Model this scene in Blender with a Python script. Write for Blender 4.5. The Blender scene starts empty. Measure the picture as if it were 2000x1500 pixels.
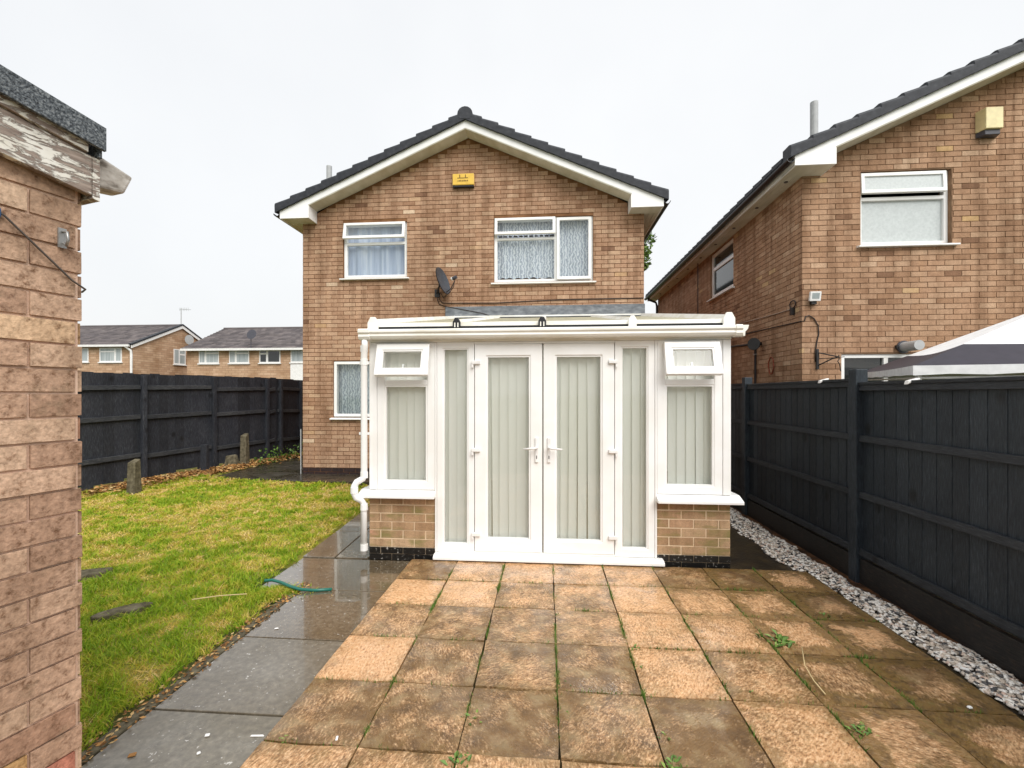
import bpy, math, random
import numpy as np
from mathutils import Vector, Matrix

RN = random.Random(11)
sc = bpy.context.scene
col = sc.collection
TAU = 2 * math.pi

# ------------------------------------------------------------------ camera, sky, sun, exposure
FPX, TH, EYE = 870.0, 0.0785, 1.58
cd = bpy.data.cameras.new('camera')
cam = bpy.data.objects.new('camera', cd)
col.objects.link(cam)
cd.sensor_width = 36
cd.lens = 36 * FPX / 2000
cd.shift_y = 0.01
cd.clip_start = 0.02
cd.clip_end = 2000
cam.location = (0, 0, EYE)
cam.rotation_euler = (math.pi / 2, 0, TH)
sc.camera = cam

SUN_DIR = Vector((0.42, -0.70, 0.90)).normalized()
w = bpy.data.worlds.new('World')
sc.world = w
w.use_nodes = True
nt = w.node_tree
for n in list(nt.nodes):
    nt.nodes.remove(n)
sky = nt.nodes.new('ShaderNodeTexSky')
sky.sky_type = 'NISHITA'
sky.sun_disc = False
sky.sun_elevation = math.asin(SUN_DIR.z)
sky.sun_rotation = math.atan2(SUN_DIR.x, SUN_DIR.y)
sky.air_density = 1.5
sky.dust_density = 5.0
tc = nt.nodes.new('ShaderNodeTexCoord')
ns = nt.nodes.new('ShaderNodeTexNoise')
ns.inputs['Scale'].default_value = 1.6
ns.inputs['Detail'].default_value = 5
cr = nt.nodes.new('ShaderNodeValToRGB')
cr.color_ramp.elements[0].position = 0.3
cr.color_ramp.elements[0].color = (4.05, 4.12, 4.2, 1)
cr.color_ramp.elements[1].position = 0.7
cr.color_ramp.elements[1].color = (4.55, 4.58, 4.6, 1)
mx = nt.nodes.new('ShaderNodeMixRGB')
mx.inputs[0].default_value = 0.93
bg = nt.nodes.new('ShaderNodeBackground')
bg.inputs['Strength'].default_value = 0.1
wo = nt.nodes.new('ShaderNodeOutputWorld')
nt.links.new(tc.outputs['Generated'], ns.inputs['Vector'])
nt.links.new(ns.outputs['Fac'], cr.inputs[0])
nt.links.new(sky.outputs[0], mx.inputs[1])
nt.links.new(cr.outputs[0], mx.inputs[2])
nt.links.new(mx.outputs[0], bg.inputs['Color'])
nt.links.new(bg.outputs[0], wo.inputs['Surface'])

sd = bpy.data.lights.new('sun', 'SUN')
sd.energy = 1.5
sd.angle = math.radians(45)
sd.color = (1.0, 0.985, 0.96)
sun = bpy.data.objects.new('sun', sd)
col.objects.link(sun)
sun.rotation_euler = SUN_DIR.to_track_quat('Z', 'Y').to_euler()
sun.location = (0, 0, 20)

vs = sc.view_settings
vs.view_transform = 'Standard'
vs.look = 'None'
vs.exposure = 1.17
vs.gamma = 1
sc.render.engine = 'CYCLES'
sc.cycles.transparent_max_bounces = 16


# ------------------------------------------------------------------ pixels to positions
CT, ST = math.cos(TH), math.sin(TH)


def ray(px, py):
    a = (px - 1000) / FPX
    return (a * CT - ST, a * ST + CT, (770 - py) / FPX)


def oy(px, py, Y):
    d = ray(px, py); t = Y / d[1]
    return (d[0] * t, Y, EYE + d[2] * t)


def oz(px, py, z):
    d = ray(px, py); t = (z - EYE) / d[2]
    return (d[0] * t, d[1] * t, z)


def depth(x, y):
    return -ST * x + CT * y


# ------------------------------------------------------------------ material helpers
class Mat:
    def __init__(s, name, rough=0.6, spec=0.5):
        s.m = bpy.data.materials.new(name)
        s.m.use_nodes = True
        s.nt = s.m.node_tree
        s.b = s.nt.nodes['Principled BSDF']
        s.b.inputs['Roughness'].default_value = rough
        s.b.inputs['Specular IOR Level'].default_value = spec
        s.geo = None

    def n(s, t, ins=None, **at):
        nd = s.nt.nodes.new(t)
        for k, v in at.items():
            setattr(nd, k, v)
        for k, v in (ins or {}).items():
            s.put(nd.inputs[k], v)
        return nd

    def put(s, sock, v):
        if isinstance(v, bpy.types.NodeSocket):
            s.nt.links.new(v, sock)
        elif isinstance(v, (tuple, list)) and len(v) == 3 and sock.type == 'RGBA':
            sock.default_value = (*v, 1)
        else:
            sock.default_value = v

    def pos(s):
        if s.geo is None:
            s.geo = s.n('ShaderNodeNewGeometry')
        return s.geo.outputs['Position']

    def scaled(s, sx, sy, sz, vec=None):
        return s.n('ShaderNodeVectorMath', {0: vec or s.pos(), 1: (sx, sy, sz)}, operation='MULTIPLY').outputs[0]

    def noise(s, scale, detail=4, vec=None, rough=0.55, dist=0.0):
        return s.n('ShaderNodeTexNoise', {'Vector': vec or s.pos(), 'Scale': scale, 'Detail': detail,
                                          'Roughness': rough, 'Distortion': dist}).outputs['Fac']

    def ramp(s, fac, stops, interp='LINEAR'):
        r = s.n('ShaderNodeValToRGB', {0: fac})
        r.color_ramp.interpolation = interp
        el = r.color_ramp.elements
        while len(el) < len(stops):
            el.new(0.5)
        for e, (p, c) in zip(el, stops):
            e.position = p
            e.color = (c, c, c, 1) if isinstance(c, (int, float)) else (*c, 1)
        return r.outputs[0]

    def mix(s, a, b, fac, blend='MIX'):
        nd = s.n('ShaderNodeMixRGB', {0: fac, 1: a, 2: b}, blend_type=blend)
        return nd.outputs[0]

    def math(s, op, a, b=0.0, clamp=False):
        nd = s.n('ShaderNodeMath', {0: a, 1: b}, operation=op, use_clamp=clamp)
        return nd.outputs[0]

    def attr(s, name, typ='GEOMETRY'):
        return s.n('ShaderNodeAttribute', attribute_name=name, attribute_type=typ).outputs['Fac']

    def color(s, v):
        s.put(s.b.inputs['Base Color'], v); return s

    def rough(s, v):
        s.put(s.b.inputs['Roughness'], v); return s

    def bump(s, h, strength=0.3, dist=0.01):
        nd = s.n('ShaderNodeBump', {'Height': h, 'Strength': strength, 'Distance': dist})
        s.put(s.b.inputs['Normal'], nd.outputs[0]); return s


def rgb(r, g, b):
    f = lambda c: ((c / 255 + 0.055) / 1.055) ** 2.4 if c > 10 else c / 255 / 12.92
    return (f(r), f(g), f(b))


def brick_mat(name, stops, dark=0.55, stain_scale=0.9, soot=0.35, moss=0.0, mott=0.0, streak=0.75):
    m = Mat(name, 0.85, 0.2)
    c = m.ramp(m.attr('tone'), stops)
    sp = m.noise(85, 4)
    c = m.mix(c, m.ramp(sp, [(0.3, 0.5), (0.6, 1.0), (0.8, 1.25)]), 0.55, 'MULTIPLY')
    mid = m.noise(9, 5, rough=0.65)
    c = m.mix(c, m.ramp(mid, [(0.3, (0.66, 0.62, 0.58)), (0.6, (1, 1, 1))]), 0.6, 'MULTIPLY')
    strk = m.noise(3.0, 6, m.scaled(2.2, 2.2, 0.16), rough=0.62)
    c = m.mix(c, m.ramp(strk, [(0.36, (0.62, 0.58, 0.54)), (0.52, (1, 1, 1)), (0.72, (1.12, 1.1, 1.06))]), streak, 'MULTIPLY')
    big = m.noise(stain_scale, 4, m.scaled(1, 1, 0.45), rough=0.6)
    c = m.mix(c, m.ramp(big, [(0.36, (dark, dark * 0.97, dark * 0.93)), (0.62, (1, 1, 1))]), soot * 2, 'MULTIPLY')
    if moss:
        c = m.mix(c, (0.20, 0.18, 0.06), m.math('MULTIPLY', m.ramp(m.noise(3.5, 5, m.scaled(1, 1, 2.5)), [(0.5, 0.0), (0.64, 1.0)]), moss))
    if mott:
        c = m.mix(c, m.ramp(m.noise(38, 7, rough=0.75), [(0.34, (0.42, 0.34, 0.28)), (0.47, (0.92, 0.9, 0.88)), (0.62, (1.14, 1.12, 1.1))]), mott, 'MULTIPLY')
        c = m.mix(c, (0.17, 0.13, 0.08), m.ramp(m.noise(6, 7, rough=0.7), [(0.58, 0.0), (0.72, 0.6)]))
    m.color(c)
    m.bump(m.math('ADD', sp, m.math('MULTIPLY', m.noise(30, 4), 0.8)), 0.5, 0.006)
    return m.m


MT = {}
MT['brick'] = brick_mat('house_brick', [(0, rgb(146, 111, 89)), (0.25, rgb(177, 139, 111)), (0.5, rgb(193, 156, 128)),
                                        (0.72, rgb(207, 174, 145)), (0.9, rgb(202, 166, 128)), (1, rgb(228, 204, 178))], 0.70)
MT['brick_n'] = brick_mat('neighbour_brick', [(0, rgb(144, 110, 86)), (0.25, rgb(172, 135, 106)), (0.5, rgb(187, 150, 121)),
                                              (0.75, rgb(203, 170, 141)), (0.93, rgb(218, 189, 161)), (1, rgb(212, 177, 130))], 0.72)
MT['brick_c'] = brick_mat('dwarf_wall_brick', [(0, rgb(160, 126, 94)), (0.35, rgb(182, 148, 114)), (0.7, rgb(200, 168, 134)),
                                               (1, rgb(206, 160, 130))], 0.8, moss=0.75)
MT['brick_s'] = brick_mat('shed_brick', [(0, rgb(206, 142, 122)), (0.08, rgb(192, 150, 126)), (0.25, rgb(180, 148, 126)),
                                         (0.55, rgb(206, 174, 150)), (0.85, rgb(224, 196, 170)), (1, rgb(210, 172, 122))], 0.6, 5.0, 0.42, mott=1.0, streak=0.25)


def mortar_mat(name, c1, c2, soot=0.6):
    m = Mat(name, 0.95, 0.1)
    m.color(m.mix(m.ramp(m.noise(6, 5), [(0.3, c1), (0.7, c2)]), m.ramp(m.noise(1.2, 3), [(0.35, soot), (0.6, 1.0)]), 0.7, 'MULTIPLY'))
    m.bump(m.noise(150, 4), 0.5, 0.004)
    return m.m


MT['mortar'] = mortar_mat('house_mortar', rgb(112, 78, 52), rgb(146, 108, 78))
MT['mortar_n'] = mortar_mat('neighbour_mortar', rgb(130, 101, 78), rgb(160, 130, 104))
MT['mortar_c'] = mortar_mat('dwarf_wall_mortar', rgb(222, 196, 162), rgb(236, 214, 184), 0.9)
MT['mortar_s'] = mortar_mat('shed_mortar', rgb(212, 178, 156), rgb(226, 198, 176), 0.92)
m = Mat('engineering_brick', 0.35, 0.5)
m.color(m.ramp(m.noise(25, 4), [(0.3, (0.012, 0.008, 0.008)), (0.7, (0.045, 0.022, 0.022))])).bump(m.noise(60), 0.3, 0.004)
MT['plinth'] = m.m
m = Mat('tarred_brick', 0.3, 0.5)
m.color(m.ramp(m.noise(38, 3), [(0.0, (0.004, 0.004, 0.004)), (0.62, (0.012, 0.011, 0.010)), (0.68, (0.35, 0.33, 0.30))])).bump(m.noise(70), 0.4, 0.004)
MT['tar'] = m.m

m = Mat('white_upvc', 0.28, 0.5)
m.color(m.mix((0.88, 0.88, 0.87), m.ramp(m.noise(2.3, 6), [(0.35, (0.9, 0.885, 0.85)), (0.6, (1, 1, 1))]), 0.8, 'MULTIPLY'))
MT['pvc'] = m.m
m = Mat('weathered_upvc', 0.4, 0.4)
m.color(m.mix((0.87, 0.86, 0.81), m.ramp(m.noise(5, 6, m.scaled(0.6, 1, 2)), [(0.3, (0.80, 0.76, 0.66)), (0.55, (1, 1, 1))]), 0.75, 'MULTIPLY'))
MT['pvc_old'] = m.m
m = Mat('cream_soffit', 0.5, 0.3)
m.color(m.ramp(m.noise(4, 6, m.scaled(1, 0.4, 1)), [(0.35, (0.56, 0.53, 0.42)), (0.65, (0.74, 0.72, 0.63))]))
MT['soffit'] = m.m
m = Mat('white_bargeboard', 0.4, 0.4)
m.color(m.ramp(m.noise(3, 5), [(0.3, (0.82, 0.82, 0.80)), (0.6, (0.9, 0.9, 0.89))]))
MT['barge'] = m.m
m = Mat('polycarbonate_roof', 0.45, 0.4)
m.color(m.ramp(m.noise(6, 6, m.scaled(1, 0.35, 1)), [(0.25, (0.38, 0.34, 0.2)), (0.45, (0.6, 0.56, 0.41)), (0.8, (0.66, 0.63, 0.49))]))
m.b.inputs['Transmission Weight'].default_value = 0.0
_tr = m.n('ShaderNodeBsdfTranslucent', {'Color': (0.97, 0.965, 0.92)})
_mx = m.n('ShaderNodeMixShader', {0: 0.62, 1: m.b.outputs[0], 2: _tr.outputs[0]})
m.nt.links.new(_mx.outputs[0], m.nt.nodes['Material Output'].inputs[0])
MT['poly'] = m.m

m = Mat('roof_tile', 0.6, 0.35)
m.color(m.ramp(m.noise(14, 5), [(0.3, (0.016, 0.018, 0.023)), (0.6, (0.032, 0.035, 0.043)), (0.8, (0.06, 0.062, 0.066))])).bump(m.noise(80, 5), 0.4, 0.006)
MT['tile'] = m.m
m = Mat('brown_grey_roof_tile', 0.7, 0.3)
m.color(m.mix(m.ramp(m.attr('tone'), [(0, (0.085, 0.072, 0.075)), (0.5, (0.125, 0.108, 0.108)), (1, (0.17, 0.145, 0.14))]),
              m.ramp(m.noise(1.1, 5), [(0.35, 0.7), (0.65, 1.1)]), 0.8, 'MULTIPLY')).bump(m.noise(20), 0.3, 0.01)
MT['tile_far'] = m.m
m = Mat('black_gutter', 0.3, 0.5)
m.color((0.012, 0.012, 0.014))
MT['black'] = m.m
m = Mat('lead_sheet', 0.5, 0.5)
m.color(m.ramp(m.noise(7, 6, m.scaled(1, 1, 2.2)), [(0.3, (0.085, 0.095, 0.108)), (0.55, (0.17, 0.185, 0.2)), (0.75, (0.29, 0.30, 0.31))])).bump(m.noise(22, 4), 0.5, 0.01)
MT['lead'] = m.m


def glass(name, tint=(0.93, 0.97, 0.95), refl=1.0):
    m = Mat(name)
    fr = m.n('ShaderNodeFresnel', {'IOR': 1.5})
    t = m.n('ShaderNodeBsdfTransparent', {'Color': tint})
    g = m.n('ShaderNodeBsdfGlossy', {'Color': (1, 1, 1), 'Roughness': 0.015})
    x = m.n('ShaderNodeMixShader', {0: m.math('MULTIPLY', fr.outputs[0], refl), 1: t.outputs[0], 2: g.outputs[0]})
    m.nt.links.new(x.outputs[0], m.nt.nodes['Material Output'].inputs[0])
    return m.m


MT['glass'] = glass('window_glass', (0.97, 0.98, 0.972), 0.65)
m = Mat('frosted_glass', 0.35, 0.6)
m.color(m.ramp(m.noise(30, 5), [(0.3, (0.44, 0.48, 0.48)), (0.7, (0.54, 0.58, 0.58))]))
MT['frost'] = m.m
m = Mat('dark_glass', 0.06, 0.8)
m.color((0.012, 0.016, 0.016))
MT['darkglass'] = m.m
m = Mat('pale_curtained_glass', 0.15, 0.6)
m.color(m.ramp(m.noise(9, 4, m.scaled(1, 1, 0.06)), [(0.3, (0.26, 0.30, 0.31)), (0.7, (0.48, 0.52, 0.52))]))
MT['fargl'] = m.m

m = Mat('net_curtain', 0.9, 0.1)
wv = m.n('ShaderNodeTexWave', {'Vector': m.scaled(1, 0, 1), 'Scale': 6.0, 'Distortion': 7.5, 'Detail': 2, 'Detail Scale': 2.2}).outputs['Fac']
m.color(m.ramp(wv, [(0.15, (0.46, 0.51, 0.62)), (0.55, (0.70, 0.76, 0.86)), (0.9, (0.86, 0.90, 0.97))]))
MT['lace'] = m.m
m = Mat('sheer_curtain', 0.9, 0.1)
m.color(m.ramp(m.noise(9, 3, m.scaled(1.8, 1, 0.1)), [(0.3, (0.42, 0.50, 0.68)), (0.55, (0.62, 0.70, 0.86)), (0.75, (0.84, 0.89, 0.98))]))
MT['sheer'] = m.m
m = Mat('vertical_blind_fabric', 0.8, 0.2)
_c = m.mix(m.ramp(m.attr('tone'), [(0, (0.93, 0.93, 0.87)), (1, (0.97, 0.97, 0.93))]), m.ramp(m.noise(300, 2), [(0.3, 0.9), (0.7, 1.05)]), 0.6, 'MULTIPLY')
m.color(_c)
_tr = m.n('ShaderNodeBsdfTranslucent', {'Color': (0.93, 0.93, 0.84)})
_mx = m.n('ShaderNodeMixShader', {0: 0.12, 1: m.b.outputs[0], 2: _tr.outputs[0]})
m.nt.links.new(_mx.outputs[0], m.nt.nodes['Material Output'].inputs[0])
MT['blind'] = m.m
m = Mat('interior_plaster', 0.9, 0.1)
m.color((0.85, 0.84, 0.77))
MT['plaster'] = m.m
m = Mat('interior_floor', 0.6, 0.3)
m.color((0.55, 0.49, 0.38))
MT['ifloor'] = m.m


def wood_mat(name, a, b, c, rough=0.75, sx=9, sz=1.0):
    m = Mat(name, rough, 0.35)
    g = m.noise(14, 6, m.scaled(sx, sx, sz), rough=0.65)
    k = m.noise(3.2, 3)
    cc = m.ramp(g, [(0.3, a), (0.55, b), (0.78, c)])
    cc = m.mix(cc, m.ramp(m.attr('tone'), [(0, 0.72), (1, 1.28)]), 1.0, 'MULTIPLY')
    cc = m.mix(cc, m.ramp(k, [(0.35, (0.7, 0.72, 0.75)), (0.65, (1.1, 1.08, 1.04))]), 0.8, 'MULTIPLY')
    vo = m.n('ShaderNodeTexVoronoi', {'Vector': m.scaled(2.6, 2.6, 2.0), 'Scale': 1.0, 'Randomness': 1.0}).outputs['Distance']
    kn = m.ramp(vo, [(0.05, 1.0), (0.13, 0.0)])
    cc = m.mix(cc, (0.25, 0.22, 0.2), m.math('MULTIPLY', kn, 0.8), 'MULTIPLY')
    cc = m.mix(cc, (0.13, 0.125, 0.12), m.ramp(m.noise(7, 6, m.scaled(sx * 0.5, sx * 0.5, sz * 0.7), rough=0.7), [(0.70, 0.0), (0.80, 0.35)]))
    m.color(cc).bump(m.math('ADD', m.math('SUBTRACT', g, kn), m.math('MULTIPLY', m.noise(5, 2, dist=1.5), 0.5)), 0.6, 0.006)
    return m.m


MT['fence'] = wood_mat('blue_black_stained_timber', (0.010, 0.014, 0.019), (0.024, 0.032, 0.041), (0.064, 0.076, 0.09), 0.5)
MT['fence_l'] = wood_mat('weathered_black_timber', (0.009, 0.010, 0.014), (0.027, 0.030, 0.038), (0.09, 0.094, 0.105), 0.65)
MT['rail'] = wood_mat('black_stained_rail', (0.010, 0.012, 0.015), (0.024, 0.028, 0.034), (0.06, 0.065, 0.07), 0.55, 1, 9)
MT['rail_l'] = wood_mat('weathered_black_rail', (0.014, 0.016, 0.019), (0.04, 0.043, 0.048), (0.12, 0.12, 0.115), 0.65, 1, 9)
MT['gboard'] = wood_mat('damp_brown_black_board', (0.008, 0.008, 0.008), (0.019, 0.018, 0.018), (0.08, 0.045, 0.025), 0.5, 1, 8)
m = Mat('wet_black_soil', 0.4, 0.4)
m.color(m.ramp(m.noise(9, 6), [(0.35, (0.018, 0.012, 0.006)), (0.6, (0.04, 0.027, 0.012)), (0.75, (0.075, 0.05, 0.02))])).bump(m.noise(40, 5), 0.6, 0.01)
MT['soil'] = m.m
m = Mat('rusty_soil', 0.6, 0.3)
m.color(m.ramp(m.noise(12, 6), [(0.35, (0.03, 0.014, 0.006)), (0.6, (0.12, 0.05, 0.018)), (0.75, (0.2, 0.10, 0.04))])).bump(m.noise(50, 5), 0.8, 0.01)
MT['rsoil'] = m.m
m = Mat('garden_ground', 0.9, 0.2)
m.color(m.ramp(m.noise(3, 6), [(0.3, (0.05, 0.06, 0.02)), (0.6, (0.10, 0.11, 0.035)), (0.8, (0.14, 0.11, 0.05))])).bump(m.noise(30, 5), 0.5, 0.02)
MT['ground'] = m.m
m = Mat('lawn_thatch', 0.95, 0.1)
m.color(m.ramp(m.noise(5, 6), [(0.3, (0.16, 0.18, 0.03)), (0.5, (0.28, 0.26, 0.06)), (0.7, (0.42, 0.33, 0.11))])).bump(m.noise(60, 5), 0.7, 0.02)
MT['lawn'] = m.m
m = Mat('grass_blade', 0.5, 0.25)
_c = m.ramp(m.attr('tone'), [(0.0, (0.17, 0.30, 0.016)), (0.25, (0.33, 0.47, 0.028)), (0.5, (0.47, 0.48, 0.045)),
                             (0.68, (0.62, 0.50, 0.09)), (0.85, (0.74, 0.54, 0.18)), (1.0, (0.84, 0.66, 0.32))])
m.color(_c)
_tr = m.n('ShaderNodeBsdfTranslucent', {'Color': _c})
_mx = m.n('ShaderNodeMixShader', {0: 0.35, 1: m.b.outputs[0], 2: _tr.outputs[0]})
m.nt.links.new(_mx.outputs[0], m.nt.nodes['Material Output'].inputs[0])
MT['blade'] = m.m
m = Mat('dead_leaf', 0.7, 0.2)
m.color(m.ramp(m.attr('tone'), [(0, (0.10, 0.05, 0.018)), (0.4, (0.28, 0.13, 0.04)), (0.75, (0.48, 0.26, 0.09)), (1, (0.56, 0.42, 0.20))]))
MT['litter'] = m.m
m = Mat('weed_leaf', 0.5, 0.3)
_c = m.ramp(m.attr('tone'), [(0, (0.05, 0.11, 0.015)), (0.6, (0.12, 0.22, 0.035)), (1, (0.24, 0.32, 0.08))])
m.color(_c)
MT['weed'] = m.m
m = Mat('tree_leaf', 0.6, 0.2)
m.color(m.ramp(m.attr('tone'), [(0, (0.06, 0.11, 0.025)), (0.6, (0.14, 0.22, 0.05)), (1, (0.26, 0.34, 0.09))]))
MT['leaf'] = m.m
m = Mat('tree_bark', 0.9, 0.1)
m.color((0.06, 0.045, 0.03))
MT['bark'] = m.m

# buff riven slabs; 'stain' on each slab says how dark with algae it is, 'moss' how grimy its edges are
m = Mat('buff_riven_slab', 0.5, 0.4)
st = m.attr('stain', 'OBJECT')
off = m.attr('seed', 'OBJECT')
mo = m.attr('moss', 'OBJECT')
pv = m.n('ShaderNodeVectorMath', {0: m.pos(), 1: m.n('ShaderNodeCombineXYZ', {0: m.math('MULTIPLY', off, 3.7), 1: m.math('MULTIPLY', off, 9.1), 2: 0.0}).outputs[0]}, operation='ADD').outputs[0]
ang = m.n('ShaderNodeVectorRotate', {'Vector': pv, 'Angle': m.math('MULTIPLY', off, 2.3)}, rotation_type='Z_AXIS').outputs[0]
fine = m.noise(95, 8, m.scaled(1, 0.42, 1, ang), rough=0.72)
mid = m.math('ADD', m.math('MULTIPLY', m.noise(3.4, 7, rough=0.66), 0.6), m.math('MULTIPLY', m.noise(8, 6, pv, rough=0.66), 0.4))
speck = m.noise(120, 4, pv, rough=0.7)
base = m.ramp(fine, [(0.34, rgb(132, 90, 54)), (0.43, rgb(208, 154, 106)), (0.53, rgb(228, 180, 132)), (0.68, rgb(246, 212, 170))])
sm = m.math('ADD', m.math('MULTIPLY', st, 0.98), m.math('MULTIPLY', m.math('SUBTRACT', mid, 0.5), 2.7))
sm = m.math('ADD', sm, m.math('MULTIPLY', m.math('SUBTRACT', fine, 0.5), -1.5))
sm = m.math('ADD', sm, m.math('MULTIPLY', m.math('SUBTRACT', speck, 0.5), -0.9))
sm = m.ramp(sm, [(0.28, 0.0), (0.86, 1.0)])
dirt = m.ramp(m.noise(9, 5, pv), [(0.3, rgb(78, 58, 34)), (0.5, rgb(114, 86, 50)), (0.7, rgb(158, 136, 100))])
cc = m.mix(base, dirt, m.math('MULTIPLY', sm, 0.92))
lc = m.n('ShaderNodeTexCoord').outputs['Object']
sx = m.n('ShaderNodeSeparateXYZ', {0: lc})
ed = m.math('MAXIMUM', m.math('ABSOLUTE', sx.outputs[0]), m.math('ABSOLUTE', sx.outputs[1]))
ed = m.math('ADD', m.math('MULTIPLY', ed, 4.5), m.math('MULTIPLY', m.math('SUBTRACT', m.noise(9, 5, pv, rough=0.65), 0.5), 1.6))
ed = m.math('ADD', ed, m.math('MULTIPLY', mo, 0.38))
ed = m.math('ADD', ed, m.math('MULTIPLY', m.math('SUBTRACT', fine, 0.5), -0.5))
em = m.ramp(ed, [(0.80, 0.0), (1.28, 1.0)])
moss = m.math('MULTIPLY', em, m.math('ADD', m.math('MULTIPLY', mo, 0.75), 0.25, True))
cc = m.mix(cc, m.ramp(m.noise(24, 5, pv), [(0.3, (0.045, 0.028, 0.008)), (0.55, (0.20, 0.115, 0.028)), (0.75, (0.14, 0.12, 0.03))]), m.math('MULTIPLY', moss, 0.9))
m.color(cc)
m.rough(m.ramp(m.noise(14, 4, pv), [(0.3, 0.22), (0.7, 0.5)]))
m.bump(m.math('ADD', m.math('MULTIPLY', fine, 1.3), m.math('MULTIPLY', m.noise(13, 6, m.scaled(1, 0.4, 1, ang), dist=0.8), 1.4)), 0.7, 0.014)
m.put(m.b.inputs['Coat Weight'], m.ramp(m.noise(2.4, 5), [(0.42, 0.15), (0.58, 0.9)]))
m.b.inputs['Coat Roughness'].default_value = 0.16
MT['slab'] = m.m

# grey pressed slabs; 'wet' on each slab says how much water stands on it
m = Mat('wet_grey_slab', 0.3, 0.6)
wet = m.attr('wet', 'OBJECT')
g1 = m.noise(34, 7, rough=0.65)
mid = m.noise(2.6, 5)
cd_ = m.ramp(g1, [(0.3, rgb(104, 99, 90)), (0.55, rgb(126, 121, 110)), (0.75, rgb(146, 140, 128))])
cw_ = m.ramp(g1, [(0.3, rgb(82, 70, 54)), (0.55, rgb(108, 96, 78)), (0.75, rgb(132, 120, 102))])
cc = m.mix(cd_, cw_, wet)
cc = m.mix(cc, (0.74, 0.70, 0.62), m.ramp(mid, [(0.4, 0.8), (0.62, 0.0)]), 'MULTIPLY')
m.color(m.mix(cc, (0.60, 0.58, 0.54), m.ramp(m.noise(48, 2), [(0.69, 0.0), (0.73, 0.8)])))
rr_ = m.math('SUBTRACT', m.math('MULTIPLY', m.noise(2.2, 5, rough=0.6), 0.9), m.math('MULTIPLY', wet, 0.36))
m.rough(m.ramp(rr_, [(0.06, 0.035), (0.2, 0.12), (0.45, 0.36)]))
m.b.inputs['Coat Weight'].default_value = 0.0
m.put(m.b.inputs['Coat Weight'], m.math('MULTIPLY', wet, 1.0))
m.b.inputs['Coat Roughness'].default_value = 0.03
m.b.inputs['Coat IOR'].default_value = 1.5
m.bump(m.math('ADD', m.noise(75, 5), m.math('MULTIPLY', m.noise(7, 3), 0.6)), 0.10, 0.006)
MT['wet'] = m.m
m = Mat('dark_wet_slab', 0.3, 0.5)
m.color(m.ramp(m.noise(10, 6), [(0.3, (0.022, 0.018, 0.011)), (0.6, (0.055, 0.045, 0.03)), (0.8, (0.10, 0.085, 0.055))]))
m.rough(m.ramp(m.noise(2.5, 4), [(0.35, 0.1), (0.65, 0.5)])).bump(m.noise(50, 5), 0.2, 0.006)
MT['wetdark'] = m.m
m = Mat('mossy_joint', 0.95, 0.1)
m.color(m.ramp(m.noise(20, 5), [(0.35, (0.02, 0.016, 0.008)), (0.6, (0.05, 0.04, 0.018)), (0.75, (0.07, 0.08, 0.02))])).bump(m.noise(90, 4), 0.8, 0.01)
MT['joint'] = m.m
m = Mat('pebble', 0.4, 0.5)
m.color(m.ramp(m.attr('tone'), [(0, (0.04, 0.04, 0.045)), (0.14, (0.13, 0.125, 0.125)), (0.26, (0.50, 0.42, 0.34)), (0.46, (0.74, 0.64, 0.53)),
                                (0.58, (0.66, 0.46, 0.37)), (0.62, (0.80, 0.75, 0.68)), (1, (0.93, 0.89, 0.83))]))
MT['pebble'] = m.m
m = Mat('old_concrete', 0.9, 0.2)
m.color(m.ramp(m.noise(18, 6), [(0.3, (0.06, 0.05, 0.03)), (0.6, (0.15, 0.13, 0.085)), (0.8, (0.24, 0.21, 0.15))])).bump(m.noise(60, 5), 0.6, 0.01)
MT['concrete'] = m.m
m = Mat('green_rubber_hose', 0.35, 0.5)
m.color((0.015, 0.14, 0.105))
MT['hose'] = m.m
m = Mat('straw', 0.7, 0.2)
m.color((0.62, 0.48, 0.26))
MT['straw'] = m.m
m = Mat('mineral_roofing_felt', 0.9, 0.2)
m.color(m.ramp(m.noise(160, 4), [(0.35, (0.03, 0.036, 0.042)), (0.52, (0.11, 0.125, 0.138)), (0.7, (0.27, 0.29, 0.30))])).bump(m.noise(200, 3), 0.8, 0.004)
MT['felt'] = m.m
m = Mat('peeling_white_paint', 0.7, 0.3)
pl = m.noise(24, 9, m.scaled(1.0, 0.5, 2.2), rough=0.68, dist=0.6)
fl = m.ramp(pl, [(0.49, 0.0), (0.535, 1.0)])
m.color(m.mix(m.ramp(m.noise(30, 5, m.scaled(1, 0.3, 4)), [(0.3, (0.16, 0.12, 0.10)), (0.7, (0.40, 0.33, 0.28))]),
              m.ramp(m.noise(8, 4), [(0.3, (0.62, 0.59, 0.50)), (0.7, (0.80, 0.79, 0.74))]), fl))
m.bump(fl, 0.8, 0.003)
MT['peel'] = m.m
m = Mat('weathered_grey_timber', 0.85, 0.2)
m.color(m.ramp(m.noise(14, 7, m.scaled(2, 1, 2)), [(0.3, (0.14, 0.12, 0.10)), (0.46, (0.42, 0.39, 0.35)), (0.7, (0.66, 0.64, 0.60))])).bump(m.noise(40, 5), 0.6, 0.006)
MT['oldwood'] = m.m


def plain(name, c, rough=0.5, spec=0.5, metal=0.0):
    m = Mat(name, rough, spec)
    m.color(m.mix(c, m.ramp(m.noise(12, 5), [(0.3, 0.82), (0.65, 1.05)]), 0.8, 'MULTIPLY'))
    m.b.inputs['Metallic'].default_value = metal
    return m.m


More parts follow.
